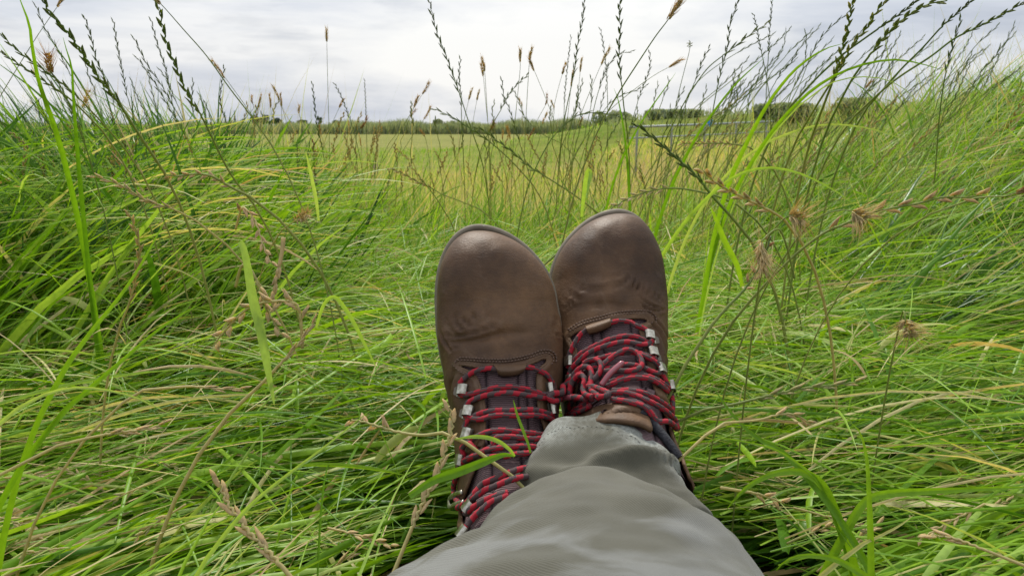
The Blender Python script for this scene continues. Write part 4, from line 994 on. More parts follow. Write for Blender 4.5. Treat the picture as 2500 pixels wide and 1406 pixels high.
def barley_head(mb, P, tint, rg, awn=0.014, n=46, spread=0.28, w_=0.0055):
    s = np.linspace(0, 1, len(P)); T, A, B = frames(P)
    for k in range(n):
        u = rg.random() ** .9; i_ = int(u * (len(P) - 1)); p = P[i_]; ph = rg.uniform(0, 6.28); o_ = A[i_] * math.cos(ph) + B[i_] * math.sin(ph)
        dd = -T[i_] * math.cos(spread) + o_ * math.sin(spread) * rg.uniform(.6, 1.4); dd /= np.linalg.norm(dd)
        q = p + o_ * w_ * .22; spindle(mb, q, dd, .0062, .0019, tint + rg.uniform(-.08, .08), 4)
        e_ = q + dd * .004; e2 = e_ + dd * awn * rg.uniform(.6, 1.1) + o_ * awn * .16
        tube(mb, np.array([e_, (e_ + e2) / 2 + o_ * .0004, e2]), [.00022, .00016, .00006], 3, cap=False, tint=tint + rg.uniform(-.05, .12))
def stalk(kind, label, pts, Y0, Y1, r=.0009, head=None, tint=(.2, .3), group=None, sp=(.011, .0026), extend=True, rg=None, spread=.17, awn=.014, cat=None, nawn=46):
    """pts: photo pixels from the tip down; Y0 tip distance, Y1 base distance"""
    if Y0 >= .84 and kind in ('rye', 'barley', 'plantain') and group is None:
        k_ = 1.55; Y0 *= k_; Y1 *= k_; r *= .92; sp = (sp[0] * k_, sp[1] * 1.1); awn *= 1.2
    rg = rg or np.random.default_rng(int(abs(pts[0][0] * 7 + pts[0][1] * 13)) % 99991)
    pts = np.array(pts, float); cl_ = np.concatenate([[0], np.cumsum(np.linalg.norm(np.diff(pts, axis=0), axis=1))]); f = cl_ / cl_[-1]
    P3 = [at(px_, py_, Y0 + (Y1 - Y0) * q) for (px_, py_), q in zip(pts, f)]
    Pv = resample(np.array(P3), max(24, int(cl_[-1] / 6)))
    Ls = np.linalg.norm(np.diff(Pv, axis=0), axis=1).sum()
    if extend and not (any(k in label for k in ('drooping', 'hanging')) or (kind == 'straw' and pts[-1][1] < pts[0][1] - 5 and pts[0][1] > 560)): Pa = ground_out(Pv)
    else: Pa = Pv
    hl = head if head is not None else .5
    nh = max(6, int(len(Pv) * hl)) if hl else 0
    base = Pa[-1]; nm = {'rye': 'ryegrass_stalk', 'straw': 'dry_grass_spike', 'barley': 'wild_barley_stalk', 'stem': 'grass_stem', 'plantain': 'seed_spike'}[kind]
    t = empty(nm, tuple(base)); tag(t, label, cat or {'rye': 'grass stalk', 'straw': 'grass spike', 'barley': 'barley stalk', 'stem': 'grass stem', 'plantain': 'seed spike'}[kind], group)
    mb = MB(); n = len(Pa); rr_ = r * np.interp(np.linspace(0, 1, n), [0, .15, 1], [.45, .75, 1.25]); Pz = Pa.copy()
    if kind in ('rye', 'straw') and nh:
        T, A, B = frames(Pa); w_ = np.zeros(n); w_[:nh] = np.sin(np.arange(nh) * 1.9) * r * .8; Pz = Pa + A * w_[:, None]
    s0 = 0 if kind != 'barley' else max(0, nh - 3)
    vis = np.interp(np.linspace(0, 1, n), [0, min(.99, len(Pv) / n)], [tint[0], min(.62, tint[0] + .45) if tint[0] < .4 else tint[0]]); tube(mb, Pz[s0:], rr_[s0:], 6, tint=vis[s0:]); mb.V = [v - base for v in mb.V]; mb.build('stem', M_stem, t)
    if nh:
        mb = MB(); Hp = resample(Pa[:nh], max(14, nh))
        if kind in ('rye', 'straw'): rye_head(mb, Hp, sp[0], sp[1], tint[1], rg, spread=spread)
        elif kind == 'plantain': rye_head(mb, Hp, .0055, .0030, tint[1], rg, spread=.8, dens=1.5)
        elif kind == 'barley': barley_head(mb, Hp, tint[1], rg, awn=awn, spread=spread, n=nawn)
        if mb.V: mb.V = [v - base for v in mb.V]; mb.build('seed_head', M_head, t)
    return t
def leaf(label, pts, Y0, Y1, wmm, tint, face=0.85, group=None, extend=True, tipfirst=True):
    pts = np.array(pts, float); cl_ = np.concatenate([[0], np.cumsum(np.linalg.norm(np.diff(pts, axis=0), axis=1))]); f = cl_ / cl_[-1]
    P = resample(np.array([at(a_, b_, Y0 + (Y1 - Y0) * q) for (a_, b_), q in zip(pts, f)]), 34)
    if extend: P = ground_out(P)
    P = resample(P, 46); n = len(P); T = np.gradient(P, axis=0); T /= np.linalg.norm(T, axis=1)[:, None]
    V = CAM - P; V /= np.linalg.norm(V, axis=1)[:, None]; S = np.cross(T, V); S /= np.linalg.norm(S, axis=1)[:, None] + 1e-9; Nn_ = np.cross(S, T)
    tw = (1 - face) * 1.6 * np.sin(np.linspace(0, 3.0, n)) ; S2 = S * np.cos(tw)[:, None] + Nn_ * np.sin(tw)[:, None]; N2 = np.cross(S2, T)
    w_ = wmm / 2000 * np.interp(np.linspace(0, 1, n), [0, .06, .3, .6, 1], [.05, .35, .85, 1, .6])
    cols = [-1, -.5, 0, .5, 1]; dz = [0, -.16, -.42, -.16, 0]
    G = np.stack([P + S2 * (w_ * c_)[:, None] + N2 * (w_ * d_)[:, None] for c_, d_ in zip(cols, dz)], 1); base = P[-1]
    Q = [[i_ * 5 + j_, i_ * 5 + j_ + 1, i_ * 5 + j_ + 6, i_ * 5 + j_ + 5] for i_ in range(n - 1) for j_ in range(4)]
    mb = MB(); mb.add(G.reshape(-1, 3) - base, Q, tint=tint - .10 if tint < .70 else tint); o = mb.build('grass_blade', M_grass); o.location = base
    tag(o, label, 'grass blade', group); return o
g_, d_, s_ = (.25, .28), (.0, .05), (.75, .70)     # green, dark, straw
RY = [ # label, tint, Y0, Y1, r, head, sp, pts
 ('thick green ryegrass stalk at the upper left, its head running off the top edge', (.2,.22), .62,.80,.0012,.62,(.0145,.0036),[(97,-12),(128,40),(165,80),(200,130),(240,190),(285,245),(340,330),(400,420)]),
 ('tall green ryegrass stalk with chunky alternate spikelets, right of the upper-left cluster', (.22,.24), .72,.90,.0011,.50,(.0135,.0034),[(388,18),(399,75),(410,115),(432,170),(450,215),(475,260),(500,300),(560,420),(620,500)]),
 ('slim dark ryegrass stalk just left of the chunky-spiked one', d_, .95,1.1,.0009,.6,(.010,.0020),[(369,50),(385,110),(405,170),(415,225),(430,290),(450,380)]),
 ('slim wavy ryegrass stalk against the sky between the thick and chunky-spiked stalks', d_, .95,1.1,.0009,.55,(.010,.0020),[(277,53),(288,120),(300,180),(312,240),(340,330),(360,400)]),
 ('dark ryegrass spike with a bent tip above the thick green stalk', (.05,.08), .85,1.0,.001,.55,(.011,.0026),[(208,45),(222,90),(235,145),(262,205),(300,280),(330,360)]),
 ('thin dark ryegrass stalk at the top left crossing behind the thick green one', d_, .9,1.0,.0009,.5,(.010,.0020),[(88,16),(110,70),(140,120),(165,170),(205,240),(260,340)]),
 ('ryegrass stalk leaning left whose tip ends beside the slim wavy one', d_, .9,1.0,.0009,.5,(.010,.0022),[(328,95),(360,160),(392,205),(432,275),(470,335),(510,410)]),
 ('lower ryegrass stalk leaning left with widely spaced spikelets', (.1,.12), .9,1.0,.0009,.5,(.010,.0024),[(336,143),(370,190),(405,250),(440,310),(490,400),(530,460)]),
 ('ryegrass stalk entering from the left edge a little below the sky clouds', (.2,.25), .75,.9,.0009,.6,(.011,.0026),[(-4,80),(50,130),(105,170),(170,220),(240,290),(310,370)]),
 ('second ryegrass stalk entering from the left edge, under the first', (.25,.3), .75,.9,.0009,.6,(.010,.0024),[(-4,124),(50,160),(110,200),(180,250),(250,320)]),
 ('dark ryegrass stalk with a knobbly spike right of the conifers', d_, 1.1,1.25,.001,.45,(.010,.0024),[(547,166),(541,210),(538,250),(555,310),(580,400),(600,450)]),
 ('forked-looking dark ryegrass spike standing left of the tall barley stem', d_, 1.2,1.4,.0011,.5,(.011,.0026),[(763,205),(768,255),(775,310),(790,380),(800,470)]),
 ('dark red-brown seed spike reaching below the field, beside a pale dry leaf', (.0,1.0), 1.0,1.05,.0012,.55,(.009,.0032),[(765,345),(767,400),(772,450),(782,520),(792,600)]),
 ('ryegrass stalk with bent tip right of the tall barley stem', d_, 1.2,1.4,.0009,.5,(.010,.0022),[(817,205),(835,240),(850,280),(866,330),(880,390)]),
 ('very thin straight grass stalk left of the sky centre', d_, 1.4,1.6,.0009,.5,(.008,.0014),[(890,195),(893,260),(895,330),(897,400)]),
 ('tall curved ryegrass stalk in the middle of the sky, above the left boot', (.03,.08), .90,1.1,.0012,.62,(.013,.0030),[(1049,5),(1057,45),(1070,90),(1090,140),(1108,190),(1127,245),(1145,300),(1170,370)]),
 ('short ryegrass spike crossing the foot of the tall curved one', d_, 1.1,1.25,.0010,.6,(.010,.0024),[(1124,143),(1121,190),(1126,240),(1127,300),(1130,350)]),
 ('ryegrass spike tilted left in the centre, crossing one tilted right', d_, 1.05,1.2,.0010,.5,(.010,.0024),[(1225,195),(1230,235),(1243,265),(1260,320),(1290,420),(1310,500)]),
 ('ryegrass spike tilted right in the centre, crossing one tilted left', (.1,.15), 1.05,1.2,.0010,.55,(.011,.0028),[(1288,184),(1270,200),(1255,215),(1237,240),(1222,270),(1205,300),(1180,350)]),
 ('thin ryegrass stalk bending down to the right in the centre', (.15,.2), 1.1,1.2,.0009,.5,(.010,.0022),[(1254,222),(1268,250),(1280,285),(1320,325),(1370,350)]),
 ('long green ryegrass stalk lying diagonally down to the right behind the boots', (.22,.25), .85,.98,.0014,.55,(.012,.0038),[(1165,312),(1190,325),(1215,345),(1250,370),(1290,405),(1330,430),(1400,475),(1460,520)]),
 ('upper diagonal ryegrass stalk with a twisted tip, starting at the reed line', (.18,.22), .88,1.0,.0012,.5,(.011,.0030),[(1062,267),(1090,280),(1112,291),(1150,316),(1200,350),(1250,395),(1300,450)]),
 ('dark ryegrass stalk arching over like a hook above the right boot', (.05,.2), .92,.96,.0013,.45,(.011,.0028),[(1530,292),(1500,282),(1460,276),(1420,279),(1390,296),(1350,335),(1320,385),(1300,430),(1285,470),(1268,545)]),
 ('tall dark ryegrass stalk cut by the top edge, right of centre', d_, 1.0,1.2,.0012,.6,(.013,.0026),[(1428,-10),(1422,50),(1410,110),(1404,160),(1395,210),(1382,270),(1372,330)]),
 ('thickest upright ryegrass stalk above the right boot, cut by the top edge', (.02,.08), .85,1.05,.0013,.6,(.014,.0034),[(1515,-8),(1512,40),(1515,70),(1511,110),(1513,160),(1518,210),(1523,260),(1532,330)]),
 ('straight thin stalk left of the tall dark one cut by the top edge', d_, 1.2,1.4,.0009,.6,(.009,.0014),[(1394,90),(1386,160),(1379,230),(1376,300),(1370,360)]),
 ('ryegrass stalk nodding to the right beside the thickest upright one', d_, 1.1,1.2,.0009,.6,(.011,.0024),[(1542,127),(1520,130),(1502,140),(1485,162),(1470,195),(1455,245),(1440,310)]),
 ('wavy ryegrass stalk with a hooked top right of the thickest upright one', d_, 1.1,1.25,.0009,.6,(.010,.0022),[(1586,128),(1587,165),(1575,200),(1560,240),(1545,290),(1530,340)]),
 ('thin wavy stalk between the tall dark one and the thickest upright one', d_, 1.1,1.3,.0009,.6,(.010,.0016),[(1466,72),(1473,110),(1480,170),(1483,230),(1484,300)]),
 ('low ryegrass stalk bowing right over the far bank above the right boot', (.08,.1), 1.1,1.2,.0009,.6,(.010,.0022),[(1578,210),(1550,222),(1520,232),(1490,252),(1465,285),(1440,330)]),
 ('tall dark stalk leaning slightly right, left of the broad arching blades', d_, .9,1.1,.0012,.55,(.012,.0024),[(1805,-8),(1795,25),(1782,60),(1777,110),(1764,160),(1750,220),(1736,300),(1728,380)]),
 ('long wavy stalk cut by the top edge, second right of the broad nodding spike', d_, 1.0,1.2,.0010,.55,(.010,.0018),[(1887,-8),(1882,40),(1878,90),(1876,140),(1872,190),(1870,260)]),
 ('short wavy stalk tilted left, crossing the long wavy stalk', d_, 1.0,1.2,.0010,.5,(.010,.0018),[(1840,36),(1848,70),(1855,110),(1868,170),(1878,230)]),
 ('nodding spike with a dark tip leaning far right over the far dyke', (.06,.3), .85,1.0,.0012,.35,(.012,.0034),[(1871,60),(1836,82),(1800,110),(1760,140),(1727,168),(1695,212),(1660,270),(1630,330)]),
 ('wavy dark stalk leaning right, below the nodding spike', d_, 1.0,1.1,.0010,.5,(.011,.0024),[(1732,117),(1715,150),(1698,195),(1680,240),(1660,290)]),
 ('green ryegrass stalk nearest the top right, leaning right and cut by the edge', (.35,.4), .72,.95,.0013,.6,(.014,.0032),[(2086,-10),(2075,40),(2066,85),(2055,125),(2040,180),(2010,260),(1980,340)]),
 ('green ryegrass stalk beside it, leaning more and crossing over it', (.38,.42), .72,.95,.0012,.6,(.014,.0032),[(2172,-8),(2140,30),(2115,70),(2080,112),(2052,165),(2005,240),(1950,330)]),
 ('smooth dark stem curving right to the top edge, past the green stalks', d_, .8,1.0,.0013,.3,(.010,.0024),[(2248,-6),(2210,25),(2160,60),(2110,95),(2060,132),(2000,185),(1930,260)]),
 ('pale green ryegrass stalk whose spikelets reach furthest right at the top', (.4,.45), .75,.95,.0013,.55,(.014,.0036),[(2312,2),(2270,10),(2230,30),(2200,52),(2160,90),(2128,130),(2080,195),(2030,290)]),
 ('smooth dark stem running parallel right of the pale green stalk', d_, .8,1.0,.0012,.3,(.010,.0022),[(2383,-6),(2340,30),(2300,65),(2250,120),(2195,175),(2120,260)]),
 ('long low stalk coming in from the top right corner', (.1,.3), .75,1.0,.0012,.35,(.012,.0028),[(2510,0),(2450,35),(2390,65),(2330,95),(2270,140),(2180,200),(2090,280)]),
 ('upright dark stem with two small spikelets at the right', d_, .85,.95,.0012,.4,(.011,.0030),[(2346,48),(2332,90),(2316,150),(2303,210),(2292,300),(2288,360)]),
 ('thin stalk curling right beneath the first green ryegrass stalk', d_, 1.0,1.1,.0009,.5,(.010,.0022),[(2070,33),(2030,65),(2000,100),(1978,140),(1955,200),(1920,270)]),
 ('short drooping stalk beside the broad arching blades', d_, 1.0,1.1,.0009,.5,(.010,.0022),[(1946,130),(1928,158),(1905,182),(1880,225),(1850,290)]),
 ('dark green ryegrass stalk crossing the grass diagonally, right of the boots', (.08,.12), .78,.86,.0015,.55,(.013,.0042),[(1556,305),(1590,333),(1620,358),(1660,393),(1700,430),(1740,480),(1790,535),(1835,590)]),
 ('thin dark stalk bending left across the left half of the field', (.3,.4), 1.2,1.3,.0009,.5,(.010,.0024),[(594,362),(640,390),(670,425),(700,455),(730,500)]),
 ('brown crooked stalk lying to the left in front of the straw field', (.35,.9), .95,1.05,.0012,.5,(.010,.0030),[(953,412),(985,425),(1020,445),(1045,455),(1080,475),(1120,490),(1170,510)]),
 ('brown stalk crossing the crooked one behind the left boot', (.3,.85), .95,1.02,.0011,.4,(.009,.0026),[(1008,412),(1030,440),(1055,470),(1075,500),(1100,540)]),
]
for lb, ti, y0, y1, r_, hd, sp_, pts in RY: stalk('rye', lb, pts, y0, y1, r_, hd, ti, sp=sp_)
ST = [ # dry spikes
 ('straw spike with fat spikelets sloping down to the right, right of the boots', .62,.70,.0012,.85,(.017,.0040),.20,(.74,.72),[(1716,416),(1740,440),(1770,460),(1810,480),(1850,500),(1890,520),(1915,537)]),
 ('long brown and straw spike rising to the right edge above the fuzzy heads', .60,.70,.0011,.50,(.015,.0040),.36,(.50,.85),[(2398,478),(2350,482),(2300,482),(2240,497),(2180,508),(2120,522),(2060,548),(2010,570),(1950,615),(1890,672),(1840,725),(1790,785)]),
 ('pale straw spike lying in the dark grass at the left', .75,.80,.0010,.75,(.011,.0032),.22,(.72,.72),[(222,428),(260,440),(300,455),(340,480),(370,495),(425,512),(480,540)]),
 ('drooping plump straw seed head hanging left of the wide pale leaf', .58,.58,.0011,.85,(.013,.0044),.50,(.72,.74),[(524,838),(550,806),(575,780),(600,757),(640,740),(690,735),(725,745),(735,790),(738,850)]),
 ('drooping straw seed head hanging right of the wide pale leaf', .58,.60,.0011,.60,(.011,.0036),.40,(.70,.76),[(692,824),(672,792),(655,762),(642,730),(628,690),(610,655),(590,650),(575,700)]),
 ('bleached straw stalk standing right of the wide pale leaf', .60,.62,.0016,.6,(.011,.0030),.15,(.85,.78),[(667,742),(670,705),(678,665),(688,618),(692,580)]),
 ('curving straw stalk in the dark hollow at the left', .62,.66,.0010,.8,(.011,.0026),.2,(.72,.75),[(315,520),(330,560),(341,610),(331,680),(315,742),(295,790)]),
 ('small purplish seed head hanging above the wide pale leaf', .66,.70,.0009,.85,(.011,.0030),.42,(.8,.86),[(667,648),(650,618),(640,590),(628,552),(610,520),(590,510),(575,560)]),
 ('straw stalk pointing up right from the mat, right of the wide pale leaf', .58,.56,.0013,.5,(.012,.0026),.15,(.75,.74),[(770,782),(735,832),(690,882),(645,930),(600,972),(560,1010)]),
 ('thin straw spike lying level below the dark hollow', .55,.54,.0010,.5,(.011,.0024),.15,(.76,.8),[(600,948),(540,949),(470,943),(420,946),(350,952)]),
 ('bushy pinkish seed head lying left of the left boot', .52,.50,.0011,.55,(.014,.0028),.62,(.7,.84),[(858,1024),(890,1030),(930,1042),(975,1055),(1030,1062),(1080,1056)]),
 ('large bent straw spike in the lower left foreground', .47,.44,.0014,.75,(.017,.0042),.16,(.76,.78),[(535,1174),(552,1222),(580,1262),(610,1300),(650,1340),(705,1402),(740,1450)]),
 ('straw stalk standing along the left edge of the left boot', .50,.44,.0012,.75,(.013,.0036),.22,(.74,.78),[(1097,990),(1104,1040),(1090,1090),(1065,1165),(1040,1212),(1005,1290),(960,1400)]),
 ('straw spike lying in the lower right corner', .50,.46,.0012,.5,(.015,.0036),.2,(.76,.8),[(2272,1305),(2330,1314),(2400,1340),(2470,1368),(2530,1392)]),
 ('straw spike lying under the white arched blade at the lower left', .48,.46,.0010,.6,(.012,.0028),.15,(.74,.78),[(402,1034),(350,1048),(290,1055),(220,1068),(140,1088)]),
 ('pale green-white spike tip just behind the toe of the right boot', .86,.95,.0011,.5,(.012,.0034),.35,(.45,.62),[(1470,530),(1488,512),(1508,500),(1530,487),(1590,466),(1655,460),(1740,476),(1800,500)]),
 ('dark leaning stalk touching the toe of the right boot from the left', .84,.82,.0012,.5,(.010,.0026),.2,(.1,.5),[(1452,542),(1425,570),(1385,600),(1345,632),(1310,665)]),
 ('thick brown clump of seed spikelets lying on the left bank', .80,.84,.0014,.8,(.010,.0034),.55,(.6,.82),[(405,428),(440,430),(480,425),(520,432),(560,455),(610,480)]),
 ('brown twisted seed spike lying left of the railing', 1.1,1.2,.0013,.8,(.012,.0034),.35,(.6,.85),[(1660,350),(1700,352),(1740,350),(1790,352),(1830,360)]),
 ('dark stalk with round brown buds low on the right, beside the fuzzy heads', .62,.60,.0012,.6,(.008,.0040),.8,(.05,.92),[(1882,576),(1862,640),(1830,690),(1805,720),(1780,745),(1740,790)]),
 ('straw and pink spike lying low at the right, below the boots', .52,.50,.0010,.6,(.014,.0030),.4,(.74,.82),[(1915,1228),(1880,1215),(1850,1205),(1810,1198),(1760,1190)]),
 ('crossing straw spike low at the right, beside the trouser leg', .54,.52,.0010,.5,(.012,.0026),.3,(.74,.8),[(1980,1034),(1940,1012),(1900,1012),(1850,1025),(1770,1032)]),
 ('flattened pale ryegrass spike lying across the right-hand mat', .60,.62,.0012,.7,(.014,.0032),.2,(.45,.58),[(2100,930),(2040,940),(1960,948),(1880,965),(1800,985),(1720,1000)]),
]
for lb, y0, y1, r_, hd, sp_, spr, ti, pts in ST: stalk('straw', lb, pts, y0, y1, r_, hd, ti, sp=sp_, spread=spr)
BA = [ # label, Y, head fraction, tint, awn, spread, pts
 ('barley stalk at the upper left whose head is cut by the top edge', .85,.12,(.15,.80),.012,.25,[(156,-8),(142,14),(90,90),(40,170),(-5,245)]),
 ('barley head entering at the top edge on a long diagonal stem', .80,.10,(.10,.70),.012,.25,[(362,-10),(390,8),(450,75),(505,138),(560,215),(610,280),(660,350)]),
 ('barley head partway down the long diagonal stem', 1.0,.20,(.12,.82),.013,.25,[(520,152),(542,180),(600,260),(640,320),(680,380)]),
 ('tall lone barley stem with its head high against the grey sky', 1.15,.11,(.10,.78),.014,.18,[(797,72),(798,108),(800,200),(802,270),(806,420)]),
 ('barley head above the conifers on the left', 1.3,.16,(.3,.84),.012,.2,[(637,235),(632,258),(624,300),(604,400)]),
 ('barley head above the largest round tree', 1.3,.16,(.3,.80),.012,.2,[(658,233),(661,260),(665,330),(670,410)]),
 ('fat barley head leaning left of a slimmer one, above the round trees', 1.15,.32,(.3,.72),.013,.25,[(667,212),(684,248),(700,300),(715,350)]),
 ('slimmer barley head against the fat one above the round trees', 1.3,.22,(.3,.82),.012,.2,[(685,232),(687,258),(689,310),(692,370)]),
 ('barley head on a short stem leaning right of the tall lone one', 1.3,.2,(.3,.86),.012,.25,[(838,244),(826,268),(812,300),(795,340)]),
 ('red-brown barley head at the reed line, left of centre', 1.1,.12,(.3,.98),.012,.35,[(896,288),(887,306),(860,345),(825,415)]),
 ('right-hand barley head of the close pair over the left boot', 1.1,.18,(.15,.80),.014,.2,[(1177,145),(1183,172),(1187,230),(1191,300)]),
 ('left-hand barley head of the close pair over the left boot', 1.15,.22,(.15,.80),.014,.2,[(1175,160),(1180,187),(1185,240),(1190,290)]),
 ('upright dark barley head in the middle of the bright cloud', 1.05,.24,(.1,.74),.014,.2,[(1270,124),(1270,166),(1265,220),(1257,300)]),
 ('barley head topping a very thin stem right of the upright dark one', 1.05,.14,(.1,.74),.014,.2,[(1298,121),(1293,147),(1288,220),(1283,310)]),
 ('barley head tilted left on a leaning stem, just under the thin-stemmed one', 1.05,.14,(.2,.86),.013,.25,[(1293,147),(1302,168),(1320,210),(1340,260),(1362,320)]),
 ('upper barley head of two leaning right, left of the tall curved ryegrass', 1.2,.12,(.45,.88),.014,.28,[(1047,204),(1036,223),(1018,252),(990,300),(950,370),(910,430)]),
 ('lower barley head of two leaning right, left of the tall curved ryegrass', 1.2,.20,(.35,.86),.014,.3,[(1020,238),(1008,268),(985,305),(950,350)]),
 ('small barley head close to the reeds, left of the tall curved ryegrass', 1.3,.12,(.55,.84),.012,.3,[(1050,264),(1043,280),(1015,320),(970,390)]),
 ('grey-brown barley head between the close pair and the tall curved ryegrass', 1.3,.3,(.1,.70),.012,.2,[(1152,217),(1145,243),(1135,285),(1125,330)]),
 ('smallest barley head just right of the grey-brown one', 1.4,.22,(.1,.70),.012,.2,[(1169,223),(1165,242),(1156,290),(1150,330)]),
 ('largest tan barley head leaning right against the sky, above the right boot', .75,.14,(.12,.82),.015,.28,[(1657,10),(1628,53),(1600,90),(1560,150),(1518,215),(1480,280),(1450,340)]),
 ('barley head leaning right beside the thickest upright ryegrass', 1.05,.24,(.1,.72),.014,.22,[(1487,122),(1467,160),(1448,205),(1422,270),(1405,320)]),
 ('barley head lying almost level against the sky, right of centre', .95,.16,(.45,.82),.013,.3,[(1664,146),(1632,165),(1598,184),(1550,218),(1490,268),(1440,320)]),
 ('barley head left of the tall dark stalk cut by the top edge', 1.2,.2,(.2,.86),.012,.25,[(1381,156),(1374,178),(1362,220),(1348,280)]),
 ('pale long barley head behind the tall dark stalk cut by the top edge', 1.2,.35,(.3,.88),.012,.2,[(1400,176),(1394,215),(1390,250),(1384,300)]),
 ('short faint barley head right of the tall dark stalk cut by the top edge', 1.3,.18,(.1,.72),.012,.2,[(1420,146),(1417,170),(1412,220),(1404,290)]),
 ('tan barley head drooping over the grass at the far right above the dyke', 1.1,.2,(.3,.84),.012,.25,[(2127,200),(2112,216),(2090,240),(2060,280)]),
 ('bristly barley heads pair, left of the thick green stalk', .8,.35,(.4,.90),.016,.4,[(115,135),(125,175),(150,215),(180,280)]),
 ('bristly red-brown barley head among the seed heads on the left bank', .85,.4,(.4,.94),.018,.5,[(216,225),(206,262),(200,300),(205,350)]),
 ('fuzzy golden round head nearest the straw spike, right of the boots', .58,.22,(.5,.80),.016,.95,[(1962,536),(1925,528),(1890,560),(1872,590),(1862,640)]),
 ('fuzzy golden round head on the long brown spike', .58,.2,(.5,.80),.016,.95,[(2108,532),(2072,514),(2030,518),(1985,540),(1940,590)]),
 ('fuzzy pale golden head hanging down, lowest of the three by the right boot', .56,.32,(.5,.76),.015,.55,[(1862,665),(1860,630),(1856,600),(1868,580),(1900,560),(1920,600),(1940,680)]),
 ('small fuzzy straw head resting on the mat far right of the boots', .58,.3,(.5,.78),.015,1.0,[(2222,815),(2212,792),(2205,760),(2190,820)]),
 ('reddish brush-like barley head at the right edge', .60,.35,(.6,.90),.018,.3,[(2515,458),(2460,478),(2420,480),(2380,484)]),
 ('small comb-like brown head lying left of the boots', .80,.5,(.7,.95),.008,.7,[(752,522),(728,536),(712,545),(690,560)]),
 ('rusty orange barley head at the far field edge above the left boot', 1.2,.22,(.5,.98),.010,.4,[(1205,300),(1198,318),(1185,350),(1170,390)]),
 ('pale barley head over the straw field, left of the long diagonal stalk', 1.2,.3,(.6,.84),.012,.3,[(1238,310),(1246,345),(1250,380),(1255,430)]),
]
for lb, Y_, hd, ti, aw, sprd, pts in BA: stalk('barley', lb, pts, Y_, Y_ * 1.06, .0007, hd, ti if sprd < .5 else (ti[0], .67), awn=aw if sprd > .35 else aw * .62, spread=sprd if sprd > .35 else sprd * .55, nawn=90 if sprd > .5 else 56)
stalk('plantain', 'blunt dark knobbly seed spike standing against the field at the left', [(726,350),(726,375),(727,402),(729,450),(731,500)], 1.0, 1.02, .0013, .36, (.1, .05))
stalk('plantain', 'tiny nodding flower head on a thin stem against the sky at the right', [(1682,118),(1681,107),(1686,104),(1682,130),(1674,160),(1660,215),(1645,280)], 1.0, 1.05, .0008, .10, (.05, .5))
